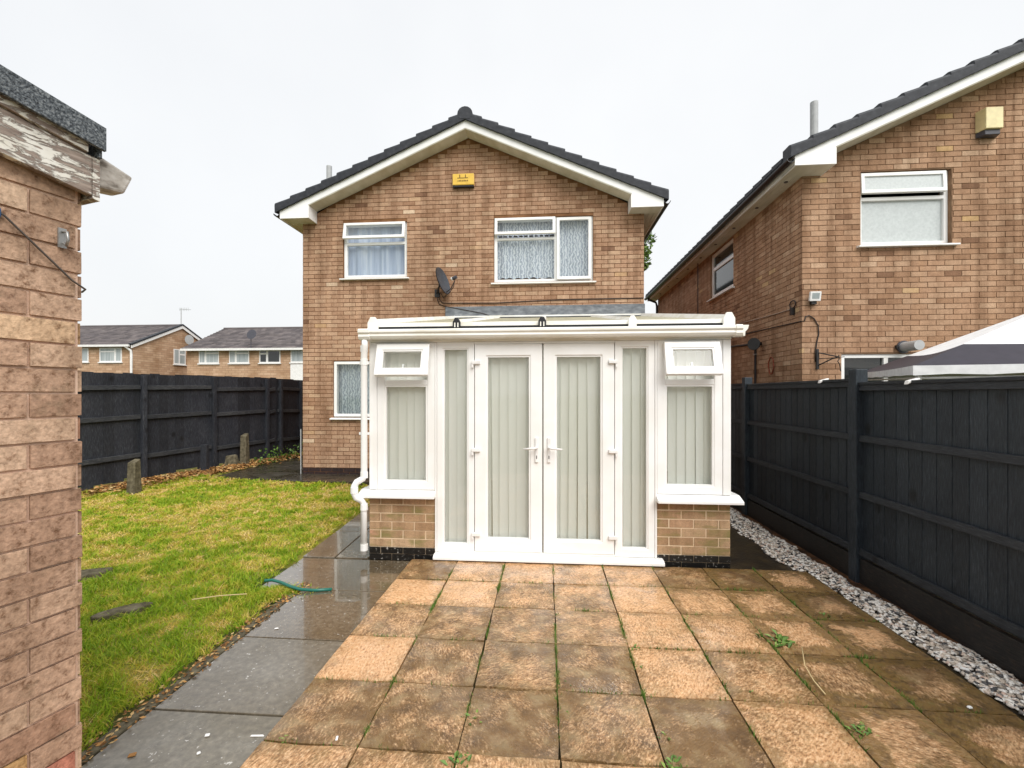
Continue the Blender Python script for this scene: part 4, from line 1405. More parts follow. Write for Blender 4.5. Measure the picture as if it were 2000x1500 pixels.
br = thing('basket_bracket', 'black iron hanging-basket bracket on the neighbouring brick wall', 'bracket', (3.9, NY - .01, 1.93))
B(3.86, 3.892, wy - .02, wy, 1.94, 2.23).build('back_plate', 'blackm', br)
MB().tube([(3.876, wy - .01, 2.18), (4.05, wy - .20, 2.10)], .009, 6).build('arm', 'blackm', br)
MB().tube([(3.876, wy - .01, 1.99), (4.0, wy - .14, 2.08), (4.05, wy - .2, 2.10)], .009, 6).build('strut', 'blackm', br)
MB().tube([(3.876, wy - .015, 2.085), (4.12, wy - .21, 2.10)], .005, 6).build('rod', 'blackm', br)
MB().tube([(4.05, wy - .2, 2.13), (4.055, wy - .2, 2.07), (4.035, wy - .2, 2.04), (4.06, wy - .2, 2.0), (4.075, wy - .2, 1.9)], .006, 6).build('hook', 'blackm', br)

sx_ = NX0 - .0095
se = thing('cable_junction', 'black cable loop and junction on the side of the neighbouring house', 'junction box', (sx_, 6.95, 2.8))
MB().tube([(sx_ - .02, 6.95 + .075 * math.cos(a), 2.92 + .055 * math.sin(a)) for a in np.linspace(0, TAU, 20)], .009, 6).build('cable_loop', 'cable', se, smooth=True)
B(sx_ - .05, sx_, 6.92, 6.98, 2.76, 2.87).build('housing', 'blackm', se, bevel=.006)
tag(MB().tube([(sx_ - .008, 6.93, 2.86), (sx_ - .008, 7.4, 2.87), (sx_ - .008, 8.2, 2.90), (sx_ - .008, 9.0, 2.938), (sx_ - .008, 11.0, 2.97)], .008, 6).build('tan_cable', 'tancable', smooth=True),
    'tan cable along the neighbouring side wall, the upper of two', 'cable')
tag(MB().tube([(sx_ - .008, 10.9, 2.75), (sx_ - .008, 8.6, 2.70), (sx_ - .008, 6.76, 2.635), (3.70, NY - .02, 2.635), (3.715, NY - .02, 2.70), (3.76, NY - .02, 2.715), (3.83, NY - .02, 2.67),
               (3.885, NY - .02, 2.57), (3.895, NY - .02, 2.45), (3.868, NY - .02, 2.33), (3.850, NY - .02, 2.2), (3.850, NY - .02, 2.05)], .008, 6).build('drooping_cable', 'cable', smooth=True),
    'dark cable wrapping the neighbouring house corner and drooping to the iron bracket', 'cable')
cp = thing('copper_pipe', 'dark pipe turning down the neighbouring side wall under a black horn', 'pipe', (sx_ - .02, 8.1, 0))
MB().tube([(sx_ - .02, 10.5, 2.60), (sx_ - .02, 8.20, 2.47), (sx_ - .02, 8.15, 2.44), (sx_ - .02, 8.15, 0)], .018, 8).build('pipe', 'cable', cp)
B(sx_ - .045, sx_, 8.125, 8.175, 2.27, 2.29).build('clip', 'galv', cp)
hn = thing('black_horn', 'black cone-shaped horn on the neighbouring side wall', 'horn', (sx_ - .1, 7.93, 2.36))
MB().tube([(sx_, 7.98, 2.45), (sx_ - .06, 7.96, 2.445), (sx_ - .10, 7.92, 2.44), (sx_ - .18, 7.84, 2.43), (sx_ - .185, 7.835, 2.43)], [.03, .035, .05, .105, .10], 18).build('cone', 'blackm', hn, smooth=False)
pw = Vector((sx_ - .006, 7.62, 2.05))
tag(MB().tube([pw + Vector((0, .10 * math.cos(a) * (1 if k % 2 else .7), .14 * math.sin(a))) for k, a in enumerate(np.linspace(0, TAU * 2, 26))], .007, 5).build('wall_ornament', 'rust'),
    'faint rust-red wire ornament on the neighbouring side wall', 'ornament')

# =================================================================== RIGHT FENCE
FX = 2.73
rf = thing('garden_fence', 'blue-black stained panel fence beside the gravel strip', 'fence', (FX, 4.15, -.066))
PY = [-1.8, .22, 2.22, 4.15, 6.33, 8.4, 10.5, 12.6, 14.7]
TOPS = {3: 1.70, 2: 1.70, 4: 1.735}
for i, y in enumerate(PY):
    top = 1.80 if i == 3 else (1.77 if i != 4 else 1.81)
    po = MB().box(FX - .05, FX + .05, y - .05, y + .05, -.10, top, RN.uniform(.5, .9)).build('post', 'fence', rf, bevel=.006)
for i, (a, b) in enumerate(zip(PY, PY[1:])):
    top = {2: 1.685, 3: 1.72, 4: 1.73}.get(i, 1.71)
    y0, y1 = a + .052, b - .052
    n = max(1, int(round((y1 - y0) / .118)))
    bw = (y1 - y0) / n
    for k in range(n):
        yk = y0 + k * bw
        dz = RN.uniform(-.006, .004)
        t_ = RN.random()
        # feather edge: thick on one side
        MB().hexa([(FX + .0075, yk, .16), (FX + .0105, yk + bw * 1.06, .16), (FX + .022, yk + bw * 1.06, .16), (FX + .022, yk, .16),
                   (FX + .0075, yk, top - .03 + dz), (FX + .0105, yk + bw * 1.06, top - .03 + dz), (FX + .022, yk + bw * 1.06, top - .03 + dz), (FX + .022, yk, top - .03 + dz)], t_).build('board', 'fence', rf)
    for z, hh in ((top - .075, .06), (1.17, .055), (.68, .055), (.185, .055)):
        MB().hexa([(FX - .03, y0, z), (FX + .003, y0, z), (FX + .003, y1, z), (FX - .03, y1, z),
                   (FX - .022, y0, z + hh), (FX + .003, y0, z + hh), (FX + .003, y1, z + hh), (FX - .022, y1, z + hh)], RN.uniform(.5, .95)).build('rail', 'rail', rf, bevel=.004)
    B(FX - .034, FX + .034, y0, y1, top - .026, top, RN.uniform(.4, .7)).build('capping', 'rail', rf, bevel=.004)
    B(FX - .022, FX + .022, y0, y1, -.10, .155, RN.uniform(.3, .6)).build('gravel_board', 'gboard', rf, bevel=.004)

# =================================================================== LEFT FENCE
FP = [(-8.35, 3.2), (-7.32, 6.3), (-6.36, 10.0), (-6.22, 11.2), (-6.18, 14.4)]
lfence = thing('left_fence', 'tall weathered black board fence along the lawn on the left', 'fence', (-7.0, 8, .05))


def fence_run(p0, p1, t0, t1, seed, post_at=(), boards=True, railz=(1.62, 1.10, .42), bw=.14):
    r = random.Random(seed)
    p0, p1 = Vector((*p0, 0)), Vector((*p1, 0))
    L = (p1 - p0).length
    d = (p1 - p0) / L
    nn = Vector((d.y, -d.x, 0))     # towards the garden

    def Q(s, o, z):
        p = p0 + d * s + nn * o
        return (p.x, p.y, z)

    def bx(s0, s1, o0, o1, z0a, z1a, z0b=None, z1b=None, tone=.5, name='board', mat='fence_l', bev=0):
        z0b = z0a if z0b is None else z0b; z1b = z1a if z1b is None else z1b
        return MB().hexa([Q(s0, o1, z0a), Q(s1, o1, z0b), Q(s1, o0, z0b), Q(s0, o0, z0a), Q(s0, o1, z1a), Q(s1, o1, z1b), Q(s1, o0, z1b), Q(s0, o0, z1a)], tone).build(name, mat, lfence, bevel=bev)
    n = int(L / bw)
    for k in range(n):
        s0, s1 = k * L / n, (k + 1) * L / n + .012
        f = (k + .5) / n
        gz = lawn_z(0, (p0 + d * (s0 + s1) / 2).y)
        bx(s0, s1, -.012 + .004 * (k % 2), .004 + .004 * (k % 2), gz + r.uniform(-.02, .06), t0 + (t1 - t0) * f + r.uniform(-.012, .01), tone=r.random())
    for z in railz:
        za = z - 1.9 + t0; zb = z - 1.9 + t1
        cuts = [0] + list(post_at) + [L]
        for a, b in zip(cuts, cuts[1:]):
            j = r.uniform(-.015, .015)
            bx(a + .05, b - .05, .009, .052, za + j, za + .075 + j, zb + j, zb + .075 + j, r.uniform(.5, 1), 'rail', 'rail_l', .005)
    for s in post_at:
        gz = lawn_z(0, (p0 + d * s).y)
        bx(s - .036, s + .036, .008, .085, gz - .08, t0 + (t1 - t0) * s / L - .03, tone=r.uniform(.5, 1), name='post', mat='fence_l', bev=.006)


L1 = math.dist(FP[1], FP[2])
fence_run(FP[0], FP[1], 1.93, 1.93, 1, (1.6,))
fence_run(FP[1], FP[2], 1.93, 1.96, 2, (1.0, 2.28, 3.55))
fence_run(FP[2], FP[3], 1.95, 1.93, 3, (.12, .85))
fence_run(FP[3], FP[4], 1.93, 1.93, 4, (.5, 2.2))

# things leaning near the left fence
for (px, py, ztop, lab) in ((262, 953, 888, 'short grey concrete stub post nearest the brick shed, at the lawn edge'), (478, 904, 840, 'mossy concrete stub post beside the dark path and fallen leaves')):
    x, y, _ = oz(px, py, .07)
    x, y = x * .955, y * .955
    hh = .07 + (py - ztop) * depth(x, y) / FPX
    g0 = lawn_z(x, y) - .03
    o = MB().hexa([(x - .07, y - .07, g0), (x + .07, y - .07, g0), (x + .07, y + .07, g0), (x - .07, y + .07, g0),
                   (x - .065, y - .05, hh - .05), (x + .065, y - .05, hh - .05), (x + .05, y + .06, hh), (x - .05, y + .06, hh)]).build('concrete_stub', 'concrete', bevel=.012)
    tag(o, lab, 'post')
x, y, _ = oz(400, 917, .09); x, y = x * .965, y * .965
tag(B(x - .06, x + .06, y - .04, y + .04, lawn_z(x, y) - .02, .62, .6).build('short_post', 'fence_l', bevel=.006), 'short black timber post in front of the left fence between the concrete stubs', 'post')
x, y, _ = oz(453, 902, .09); x, y = x * .95, y * .95
tag(MB().hexa([(x - .16, y - .1, .06), (x + .15, y - .1, .06), (x + .15, y + .08, .06), (x - .16, y + .08, .06), (x - .12, y - .06, .30), (x + .11, y - .05, .33), (x + .1, y + .04, .32), (x - .1, y + .04, .28)]).build('stone_block', 'concrete', bevel=.03),
    'low brown mossy stone beside the concrete stub post at the fence foot', 'stone')
MB().tube([(-4.585, 7.985, .09), (-4.585, 7.985, .93)], .009, 8).build('pipe_stub', 'flue', house)

# =================================================================== SHED
SC = Vector((-1.483, 1.31, -.07)); SR = -.2532
shed = thing('brick_shed', 'close pale brick shed at the left edge with peeling white fascia and felt roof', 'shed', SC, SR)
SH = 2.36
LW, LD = 2.6, 1.9


def shed_face(u0, u1, seed, rotz_local, org_l, n_own):
    bl_ = brick_list(u0, u1, 0, SH, .0752, [], seed, None, .225, sd=.2, j=.008, phase=seed % 2)
    c, s = math.cos(rotz_local), math.sin(rotz_local)
    rest = MB()
    order = sorted(range(len(bl_)), key=lambda i: -bl_[i][1] if rotz_local else bl_[i][0])
    own = set(order[:n_own])
    for i, (a, b, z0, z1, t, dy) in enumerate(bl_):
        y0 = -.0035 + dy * 1.2
        if i in own:
            o = bpy.data.objects.new('brick', brick_mesh('brick_s', t))
            u, y = (a + b) / 2, y0 + .02
            o.location = (org_l[0] + c * u - s * y, org_l[1] + s * u + c * y, (z0 + z1) / 2)
            o.scale = (b - a, .04, z1 - z0)
            o.rotation_euler = (RN.uniform(-.01, .01), RN.uniform(-.006, .006), rotz_local)
            bv = o.modifiers.new('bevel', 'BEVEL'); bv.width = .005; bv.segments = 1
            col.objects.link(o); o.parent = shed
        else:
            p = []
            for z in (z0, z1):
                for (u, y) in ((a, y0), (b, y0), (b, y0 + .04), (a, y0 + .04)):
                    p.append((org_l[0] + c * u - s * y, org_l[1] + s * u + c * y, z))
            rest.hexa(p, t)
    if rest.v:
        rest.build('brickwork', 'brick_s', shed, local=True, kind='stuff')


# face 1: local x = 0, outward +x; u from (0,-LW) to (0,0): rotz +90 maps u->y, outward -y -> +x
shed_face(0, LW, 41, math.pi / 2, (0, -LW), 300)
shed_face(0, LD, 42, math.pi, (-.0085, .0, 0), 0)
B(-LD, -.006, -LW, -.006, 0, SH).build('wall', 'mortar_s', shed, local=True)
sl = .155
zf = lambda y: 2.285 - sl * y
mk = lambda x0, x1, y0, y1, a, b: MB().hexa([(x0, y0, zf(y0) + a), (x1, y0, zf(y0) + a), (x1, y1, zf(y1) + a), (x0, y1, zf(y1) + a),
                                             (x0, y0, zf(y0) + b), (x1, y0, zf(y0) + b), (x1, y1, zf(y1) + b), (x0, y1, zf(y1) + b)])
mk(.012, .036, -LW, .010, 0, .125).build('fascia', 'peel', shed, local=True, bevel=.002)
mk(.012, .046, -LW, -.004, .127, .185).build('fascia_trim', 'peel', shed, local=True, bevel=.002)
mk(-LD, .037, .011, .030, -.008, .125).build('end_fascia', 'peel', shed, local=True)
mk(-LD, .052, -LW, .02, .187, .205).build('roof_deck', 'oldwood', shed, local=True)
mk(-LD, .062, -LW, .030, .207, .222).build('felt', 'felt', shed, local=True)
mk(.054, .066, -LW, .032, .150, .2235).build('felt_drip', 'felt', shed, local=True)
mk(-LD, .05, .0205, .029, .127, .2065).build('felt_fold', 'felt', shed, local=True)
st_ = MB().hexa([(-.055, .031, 2.322), (.02, .031, 2.322), (.018, .112, 2.335), (-.05, .112, 2.335), (-.055, .031, 2.432), (.02, .031, 2.432), (.018, .138, 2.402), (-.05, .138, 2.402)])
st_.build('rafter_end', 'oldwood', shed, local=True, bevel=.008)
hk = thing('wall_hook', 'small galvanised hook fixed to the shed brickwork under the fascia', 'hook', SC, SR)
MB().box(.0065, .012, -.062, -.042, 2.10, 2.16).build('plate', 'galv', hk, local=True)
MB().tube([(.012, -.052, 2.15), (.035, -.052, 2.145), (.04, -.052, 2.12), (.03, -.052, 2.105), (.016, -.052, 2.115)], .004, 6).build('hook_arm', 'galv', hk, local=True, smooth=True)
tag(MB().tube([(.012, -.50, 2.31), (.014, -.18, 2.15), (.014, -.03, 2.005), (.010, .006, 1.985), (-.02, .012, 1.98)], .003, 6).build('wire', 'wire', local=True, loc=SC, rotz=SR, smooth=True),
    'thin dark wire slanting down across the shed brickwork', 'wire')
tag(MB().box(.0065, .02, -.20, -.187, 2.14, 2.17).build('blue_cleat', 'blue', local=True, loc=SC, rotz=SR, bevel=.006), 'blue plastic cleat on the shed wall at the left picture edge', 'cleat')

# =================================================================== GAZEBO
GA, GBp, GC = Vector((3.07, 4.0, 1.817)), Vector((4.30, 6.50, 1.875)), Vector((5.57, 2.77, 1.82))
GD = GBp + GC - GA
AP = Vector((4.93, 4.63, 2.49))
gz = thing('gazebo', 'white pop-up gazebo with a black band standing behind the right fence', 'gazebo', (4.93, 4.63, -.1))
cs = [GA, GBp, GD, GC]
for k in range(4):
    p, q = cs[k], cs[(k + 1) % 4]
    for (s0, s1, mt_, nm) in ((0, .30, 'canvasb', 'roof_band'), (.30, 1.0, 'canvas', 'roof_panel')):
        n = 10
        V = []; Fq = []
        ts = np.linspace(s0, s1, n + 1)
        for t in ts:
            a, b = p.lerp(AP, t), q.lerp(AP, t)
            for u in np.linspace(0, 1, 9):
                v = a.lerp(b, u)
                v.z -= .05 * math.sin(math.pi * u) * math.sin(math.pi * min(1, t * 1.2 + .08)) * .7
                V.append(v)
        for i in range(n):
            for j in range(8):
                x_ = i * 9 + j
                Fq.append((x_, x_ + 1, x_ + 10, x_ + 9))
        mbg = MB().add(V, Fq)
        mbg.add([v - Vector((0, 0, .004)) for v in V], [tuple(reversed(f)) for f in Fq])
        mbg.build(nm, mt_, gz, smooth=True)
    dd = (q - p).normalized(); nn = Vector((-dd.y, dd.x, 0))
    V = []
    for u in np.linspace(0, 1, 13):
        v = p.lerp(q, u); sag = .05 * math.sin(math.pi * u) * .25
        V += [v + Vector((0, 0, .004 - sag)), v + Vector((0, 0, -.075 - .006 * math.sin(40 * u)))]
    MB().add(V, [(2 * i, 2 * i + 1, 2 * i + 3, 2 * i + 2) for i in range(12)]).build('valance', 'canvas', gz)
    pi_ = p.lerp(Vector((AP.x, AP.y, p.z)), .03)
    B(pi_.x - .015, pi_.x + .015, pi_.y - .015, pi_.y + .015, -.1, pi_.z - .01).build('leg', 'whitep', gz)
    qi = q.lerp(Vector((AP.x, AP.y, q.z)), .03)
    MB().tube([pi_ - Vector((0, 0, .10)), qi - Vector((0, 0, .10))], .010, 6).build('top_rail', 'whitep', gz)

# small clips on top of the right fence
for (px, y, lab) in ((1610, 4.62, 'white clip on the fence top left of the tall fence post'), (1746, 3.55, 'white clip on the fence top right of the tall fence post')):
    zt_ = 1.722 if y > 4.15 else 1.687
    tag(MB().hexa([(FX - .06, y - .02, zt_ - .035), (FX + .03, y - .02, zt_), (FX + .03, y + .02, zt_), (FX - .06, y + .02, zt_ - .035),
                   (FX - .05, y - .02, zt_ - .005), (FX + .03, y - .02, zt_ + .016), (FX + .03, y + .02, zt_ + .016), (FX - .05, y + .02, zt_ - .005)]).build('fence_clip', 'whitep', bevel=.006), lab, 'clip', 'white clips on the right fence')

# =================================================================== FAR HOUSES
def far_window(root, x0, x1, z0, z1, Y, lay, axis='y', dark=False):
    w, h = x1 - x0, z1 - z0
    rot = 0 if axis == 'y' else math.pi / 2
    loc = (Vector(((x0 + x1) / 2, Y, z0)) if axis == 'y' else Vector((Y, (x0 + x1) / 2, z0))) - root.location
    f = MB().ring(-w / 2, w / 2, 0, h, .07, -.03, .05)
    for (a, b, c, d) in lay:
        f.box(-w / 2 + a * w, -w / 2 + b * w, -.028, .048, c * h, d * h)
    f = f.build('window', 'whitep', root, local=True, loc=loc, rotz=rot)
    pane(f, -w / 2 + .06, w / 2 - .06, .06, h - .06, -.02, 'darkglass' if dark else 'fargl')
    B(-w / 2 - .06, w / 2 + .06, -.09, .0, -.07, -.002).build('sill', 'whitep', f, local=True)
    return f


def far_roof(root, x0, x1, yf, zf_, yr, zr_, both=True):
    r = random.Random(int(abs(x0) * 10))
    n = 14
    mb = MB()
    for k in range(n):
        a, b = k / n, (k + 1) / n
        ya, yb2 = yf + (yr - yf) * a, yf + (yr - yf) * b
        za, zb = zf_ + (zr_ - zf_) * a, zf_ + (zr_ - zf_) * b
        xs = x0 - (k % 2) * .16
        while xs < x1:
            xa, xb = max(xs, x0), min(xs + .33, x1)
            xs += .33
            if xb - xa < .05:
                continue
            o = r.uniform(0, .012)
            mb.hexa([(xa, ya, za), (xb - .01, ya, za), (xb - .01, yb2, zb - .05), (xa, yb2, zb - .05), (xa, ya, za + .06 + o), (xb - .01, ya, za + .06 + o), (xb - .01, yb2, zb + .03), (xa, yb2, zb + .03)], r.random())
    mb.build('roof_tiles', 'tile_far', root, kind='stuff')
    mb = MB().add([(x0 + .02, yf + .02, zf_ - .06), (x1 - .02, yf + .02, zf_ - .06), (x1 - .02, yr, zr_ - .06), (x0 + .02, yr, zr_ - .06)], [(0, 1, 2, 3)])
    yb3 = 2 * yr - yf
    mb.add([(x0, yb3, zf_), (x1, yb3, zf_), (x1, yr, zr_ + .02), (x0, yr, zr_ + .02)], [(3, 2, 1, 0)])
    mb.build('roof', 'tile_far', root)
    MB().tube([(x0, yr, zr_ + .03), (x1, yr, zr_ + .03)], .09, 8).build('ridge', 'tile_far', root)


# house A: eaves wall and gable end
AX, AY = -26.87, 26.98
YAa, ZEa, ZRa = 30.8, 4.85, 6.62
ha = thing('far_house', 'far brick house beyond the left fence with its gable end and roof aerial', 'house', (-30, 30, -.1))
mb = MB().add([(-40, AY, -.1), (AX, AY, -.1), (AX, AY, ZEa), (-40, AY, ZEa)], [(0, 1, 2, 3)])
mb.add([(AX, AY, -.1), (AX, 2 * YAa - AY, -.1), (AX, 2 * YAa - AY, ZEa), (AX, YAa, ZRa - .02), (AX, AY, ZEa)], [(0, 1, 2, 3, 4)])
mb.build('wall', 'farbrick', ha)
far_roof(ha, -40, AX + .12, AY - .25, ZEa - .1, YAa, ZRa)
for sg in (-1, 1):
    e = YAa + sg * (YAa - AY + .25)
    MB().add([(AX + .13, YAa, ZRa + .04), (AX + .13, e, ZEa - .08), (AX + .13, e, ZEa - .30), (AX + .13, YAa, ZRa - .20),
              (AX + .10, YAa, ZRa + .04), (AX + .10, e, ZEa - .08), (AX + .10, e, ZEa - .30), (AX + .10, YAa, ZRa - .20)],
             [(0, 1, 2, 3), (7, 6, 5, 4), (0, 4, 5, 1), (2, 6, 7, 3), (1, 5, 6, 2)]).build('bargeboard', 'whitep', ha)
    MB().add([(AX + .16, YAa, ZRa + .13), (AX + .16, e, ZEa + .01), (AX + .16, e, ZEa - .10), (AX + .16, YAa, ZRa + .02),
              (AX - .1, YAa, ZRa + .13), (AX - .1, e, ZEa + .01), (AX - .1, e, ZEa - .10), (AX - .1, YAa, ZRa + .02)],
             [(0, 1, 2, 3), (7, 6, 5, 4), (0, 4, 5, 1), (2, 6, 7, 3), (1, 5, 6, 2)]).build('verge', 'tile', ha)
B(-40, AX, AY - .34, AY - .22, ZEa - .19, ZEa - .06).build('gutter', 'whitep', ha)
MB().tube([(AX - .3, AY - .28, ZEa - .15), (AX - .05, AY - .1, ZEa - .45), (AX - .05, AY - .08, ZEa - .7), (AX - .05, AY - .08, 0)], .07, 8).build('downpipe', 'whitep', ha)


def fx_(px, Y):
    return oy(px, 700, Y)[0]


def fz_(px, py, Y):
    return oy(px, py, Y)[2]


far_window(ha, fx_(195, AY), fx_(238.5, AY), fz_(216, 707, AY), fz_(216, 679, AY), AY, [(.66, .74, .05, .95), (.05, .66, .68, .76)])
far_window(ha, fx_(158, AY), fx_(173.5, AY), fz_(166, 707, AY), fz_(166, 680, AY), AY, [])
# gable window, plane x = AX
def oxp(px, py, X):
    d = ray(px, py); t = X / d[0]
    return (d[1] * t, EYE + d[2] * t)
ya, za = oxp(339, 711, AX); yb_, zb = oxp(362, 684, AX)
far_window(ha, ya, yb_, za, zb, AX, [(.40, .5, .05, .95), (.5, .95, .62, .72)], 'x')
ya, za = oxp(361, 664, AX)
dd_ = thing('far_dish', 'small grey satellite dish on the gable of the far house beyond the fence', 'satellite dish', (AX + .2, ya, za))
MB().tube([(AX + .05, ya, za - .05), (AX + .3, ya, za)], .03, 8).build('mount', 'greyp', dd_)
MB().tube([(AX + .30, ya - .05, za), (AX + .36, ya - .06, za), (AX + .42, ya - .07, za)], [.12, .26, .36], 16).build('reflector', 'flue', dd_)
ax_, ay_ = AX + .0, YAa
ar = thing('roof_aerial', 'thin television aerial on the ridge of the far house', 'aerial', (ax_, ay_, ZRa))
ztop = EYE + (770 - 602) * depth(ax_, ay_) / FPX
MB().tube([(ax_, ay_, ZRa), (ax_, ay_, ztop)], .03, 6).build('mast', 'flue', ar)
MB().tube([(ax_ - .15, ay_, ztop - .06), (ax_ + .75, ay_, ztop - .12)], .018, 6).build('boom', 'flue', ar)
for k in range(6):
    xk = ax_ - .1 + k * .13
    MB().tube([(xk, ay_, ztop - .2), (xk, ay_, ztop + .04)], .012, 5).build('element', 'flue', ar)

# house B: long eaves wall
BXL, BY = -24.18, 28.2
YRb, ZEb, ZRb = 31.86, 4.68, 6.50
BXR = -8.0
hb = thing('far_terrace', 'far brick terrace beyond the left fence with a row of white windows', 'house', (-17, 31, -.1))
mb = MB().add([(BXL, BY, -.1), (BXR, BY, -.1), (BXR, BY, ZEb), (BXL, BY, ZEb)], [(0, 1, 2, 3)])
mb.add([(BXL, BY, -.1), (BXL, 2 * YRb - BY, -.1), (BXL, 2 * YRb - BY, ZEb), (BXL, YRb, ZRb - .05), (BXL, BY, ZEb)], [(4, 3, 2, 1, 0)])
mb.build('wall', 'farbrick', hb)
far_roof(hb, BXL - .15, BXR, BY - .3, ZEb - .08, YRb, ZRb)
B(BXL - .15, BXR, BY - .42, BY - .27, ZEb - .21, ZEb - .07).build('gutter', 'whitep', hb)
for (a, b, t, d, lay, dk) in ((389, 428, 684, 710, [(.28, .38, .05, .95), (.38, .95, .7, .8)], False), (448, 487, 684, 709.5, [(.28, .38, .05, .95), (.38, .95, .7, .8)], False),
                              (507, 548, 684, 709, [(.32, .42, .05, .95), (.05, .32, .66, .78)], True)):
    far_window(hb, fx_(a, BY), fx_(b, BY), fz_(a, d, BY), fz_(a, t, BY), BY, lay, dark=dk)
far_window(hb, fx_(568, BY), fx_(600, BY), fz_(580, 708, BY), fz_(580, 682, BY), BY, [])
B(fx_(568, BY), fx_(600, BY), BY - .05, BY - .001, 0.5, fz_(580, 709, BY) - .08).build('cladding_panel', 'whitep', hb)
fd = thing('roof_dish', 'small dark satellite dish standing up from the far terrace eaves', 'satellite dish', (fx_(491, BY - .4), BY - .4, ZEb))
xd = fx_(489, BY - .4)
MB().tube([(xd, BY - .34, ZEb - .1), (xd, BY - .34, ZEb + .75)], .025, 6).build('mast', 'greyp', fd)
MB().tube([(xd + .15, BY - .36, ZEb + .8), (xd + .15, BY - .42, ZEb + .8), (xd + .15, BY - .5, ZEb + .82)], [.1, .24, .33], 14).build('reflector', 'greyp', fd)

# =================================================================== TREE
tr = thing('garden_tree', 'leafy green tree showing past the right corner of the brick house', 'tree', (2.75, 19.0, -.1))
MB().tube([(2.75, 19, -.1), (2.8, 19, 2.5), (2.7, 19.1, 5), (2.75, 19, 7.5)], [.22, .17, .12, .04], 10).build('trunk', 'bark', tr, smooth=True)
lm = MB()
rt = random.Random(8)
leafV, leafT = [], []
clumps = []
for k in range(26):
    a = rt.uniform(0, TAU); rr = rt.uniform(.3, 1.35); zz_ = rt.uniform(6.9, 9.0)
    e = Vector((2.55 + rr * math.cos(a), 19 + rr * math.sin(a), zz_))
    clumps.append((e, rt.uniform(.28, .5)))
for (zz_, dx, rr) in ((7.0, 1.2, .34), (7.45, 1.25, .30), (8.0, 1.35, .38), (8.5, 1.2, .34), (6.85, 1.1, .25)):
    clumps.append((Vector((2.75 + dx, 19 - .2, zz_)), rr))
for e, rr in clumps:
    lm.tube([(2.75, 19, 5.2 + rt.uniform(0, 1.5)), tuple((Vector((2.75, 19, 6.2)) + e) / 2), tuple(e)], [.05, .03, .01], 6)
lm.build('limb', 'bark', tr, smooth=True)
for e, rr in clumps:
    for k in range(170):
        v = Vector((rt.gauss(0, 1), rt.gauss(0, 1), rt.gauss(0, 1))).normalized() * rr * rt.random() ** .5
        c = e + v
        a = Vector((rt.gauss(0, 1), rt.gauss(0, 1), rt.gauss(0, .6))).normalized() * .085
        b = a.cross(Vector((rt.gauss(0, 1), rt.gauss(0, 1), rt.gauss(0, 1)))).normalized() * .05
        leafV += [c - a, c + b, c + a, c - b]; leafT.append(rt.random())
lv = np.array([tuple(v) for v in leafV]) - np.array(tr.location)
np_mesh('crown', lv, np.arange(len(lv)).reshape(-1, 4), np.array(leafT), 'leaf', parent=tr)

# =================================================================== GRASS, LEAVES, WEEDS, SMALL THINGS
stones = [((-4.22, 3.66), (.30, .11), .55), ((-3.17, 3.10), (.19, .075), .75)]
labs = ['weathered stepping slab half hidden behind the shed corner on the lawn', 'small grey stepping stone sunk in the lawn']
for ((x, y), (a, b), rz), lb in zip(stones, labs):
    r = random.Random(int(x * 100))
    pts = [(a * math.cos(q) * r.uniform(.85, 1.05), b * math.sin(q) * r.uniform(.85, 1.05)) for q in np.linspace(0, TAU, 10, endpoint=False)]
    pts = [(x + p * math.cos(rz) - q * math.sin(rz), y + p * math.sin(rz) + q * math.cos(rz)) for p, q in pts]
    z = lawn_z(x, y)
    tag(MB().prism(pts, z - .03, z + .028, 'z').build('stepping_stone', 'concrete', bevel=.01), lb, 'stepping stone', 'stepping stones in the lawn')


def vnoise(x, y, s, seed):
    rs = np.random.default_rng(seed)
    T = rs.random((64, 64))
    X, Y = x * s, y * s
    i, j = np.floor(X).astype(int), np.floor(Y).astype(int)
    fx, fy = X - i, Y - j
    fx, fy = fx * fx * (3 - 2 * fx), fy * fy * (3 - 2 * fy)
    g = lambda a, b: T[a % 64, b % 64]
    return (g(i, j) * (1 - fx) + g(i + 1, j) * fx) * (1 - fy) + (g(i, j + 1) * (1 - fx) + g(i + 1, j + 1) * fx) * fy


poly = LAWN
M_ = 620000
gx_ = rg.uniform(-9, -2.05, M_); gy_ = 1.2 + 11.8 * rg.random(M_)
Zc = np.maximum(.8, -ST * gx_ + CT * gy_)
Xc = CT * gx_ + ST * gy_
keep = rg.random(M_) < np.clip((3.2 / Zc) ** 1.25, 0.06, 1)
keep &= (Xc / Zc > -1.02) | (rg.random(M_) < .12)
gx_, gy_, Zc = gx_[keep], gy_[keep], Zc[keep]
ins = np.zeros(len(gx_), bool)
px_, py_ = np.array(poly).T
j = len(px_) - 1
for i in range(len(px_)):
    cnd = ((py_[i] > gy_) != (py_[j] > gy_)) & (gx_ < (px_[j] - px_[i]) * (gy_ - py_[i]) / (py_[j] - py_[i] + 1e-9) + px_[i] + .03 * np.sin(gy_ * 17) + .02 * np.sin(gy_ * 41))
    ins ^= cnd
    j = i
for ((x, y), (a, b), rz) in stones:
    ins &= ((gx_ - x) / (a * .9)) ** 2 + ((gy_ - y) / (b * .9)) ** 2 > 1
gx_, gy_, Zc = gx_[ins], gy_[ins], Zc[ins]
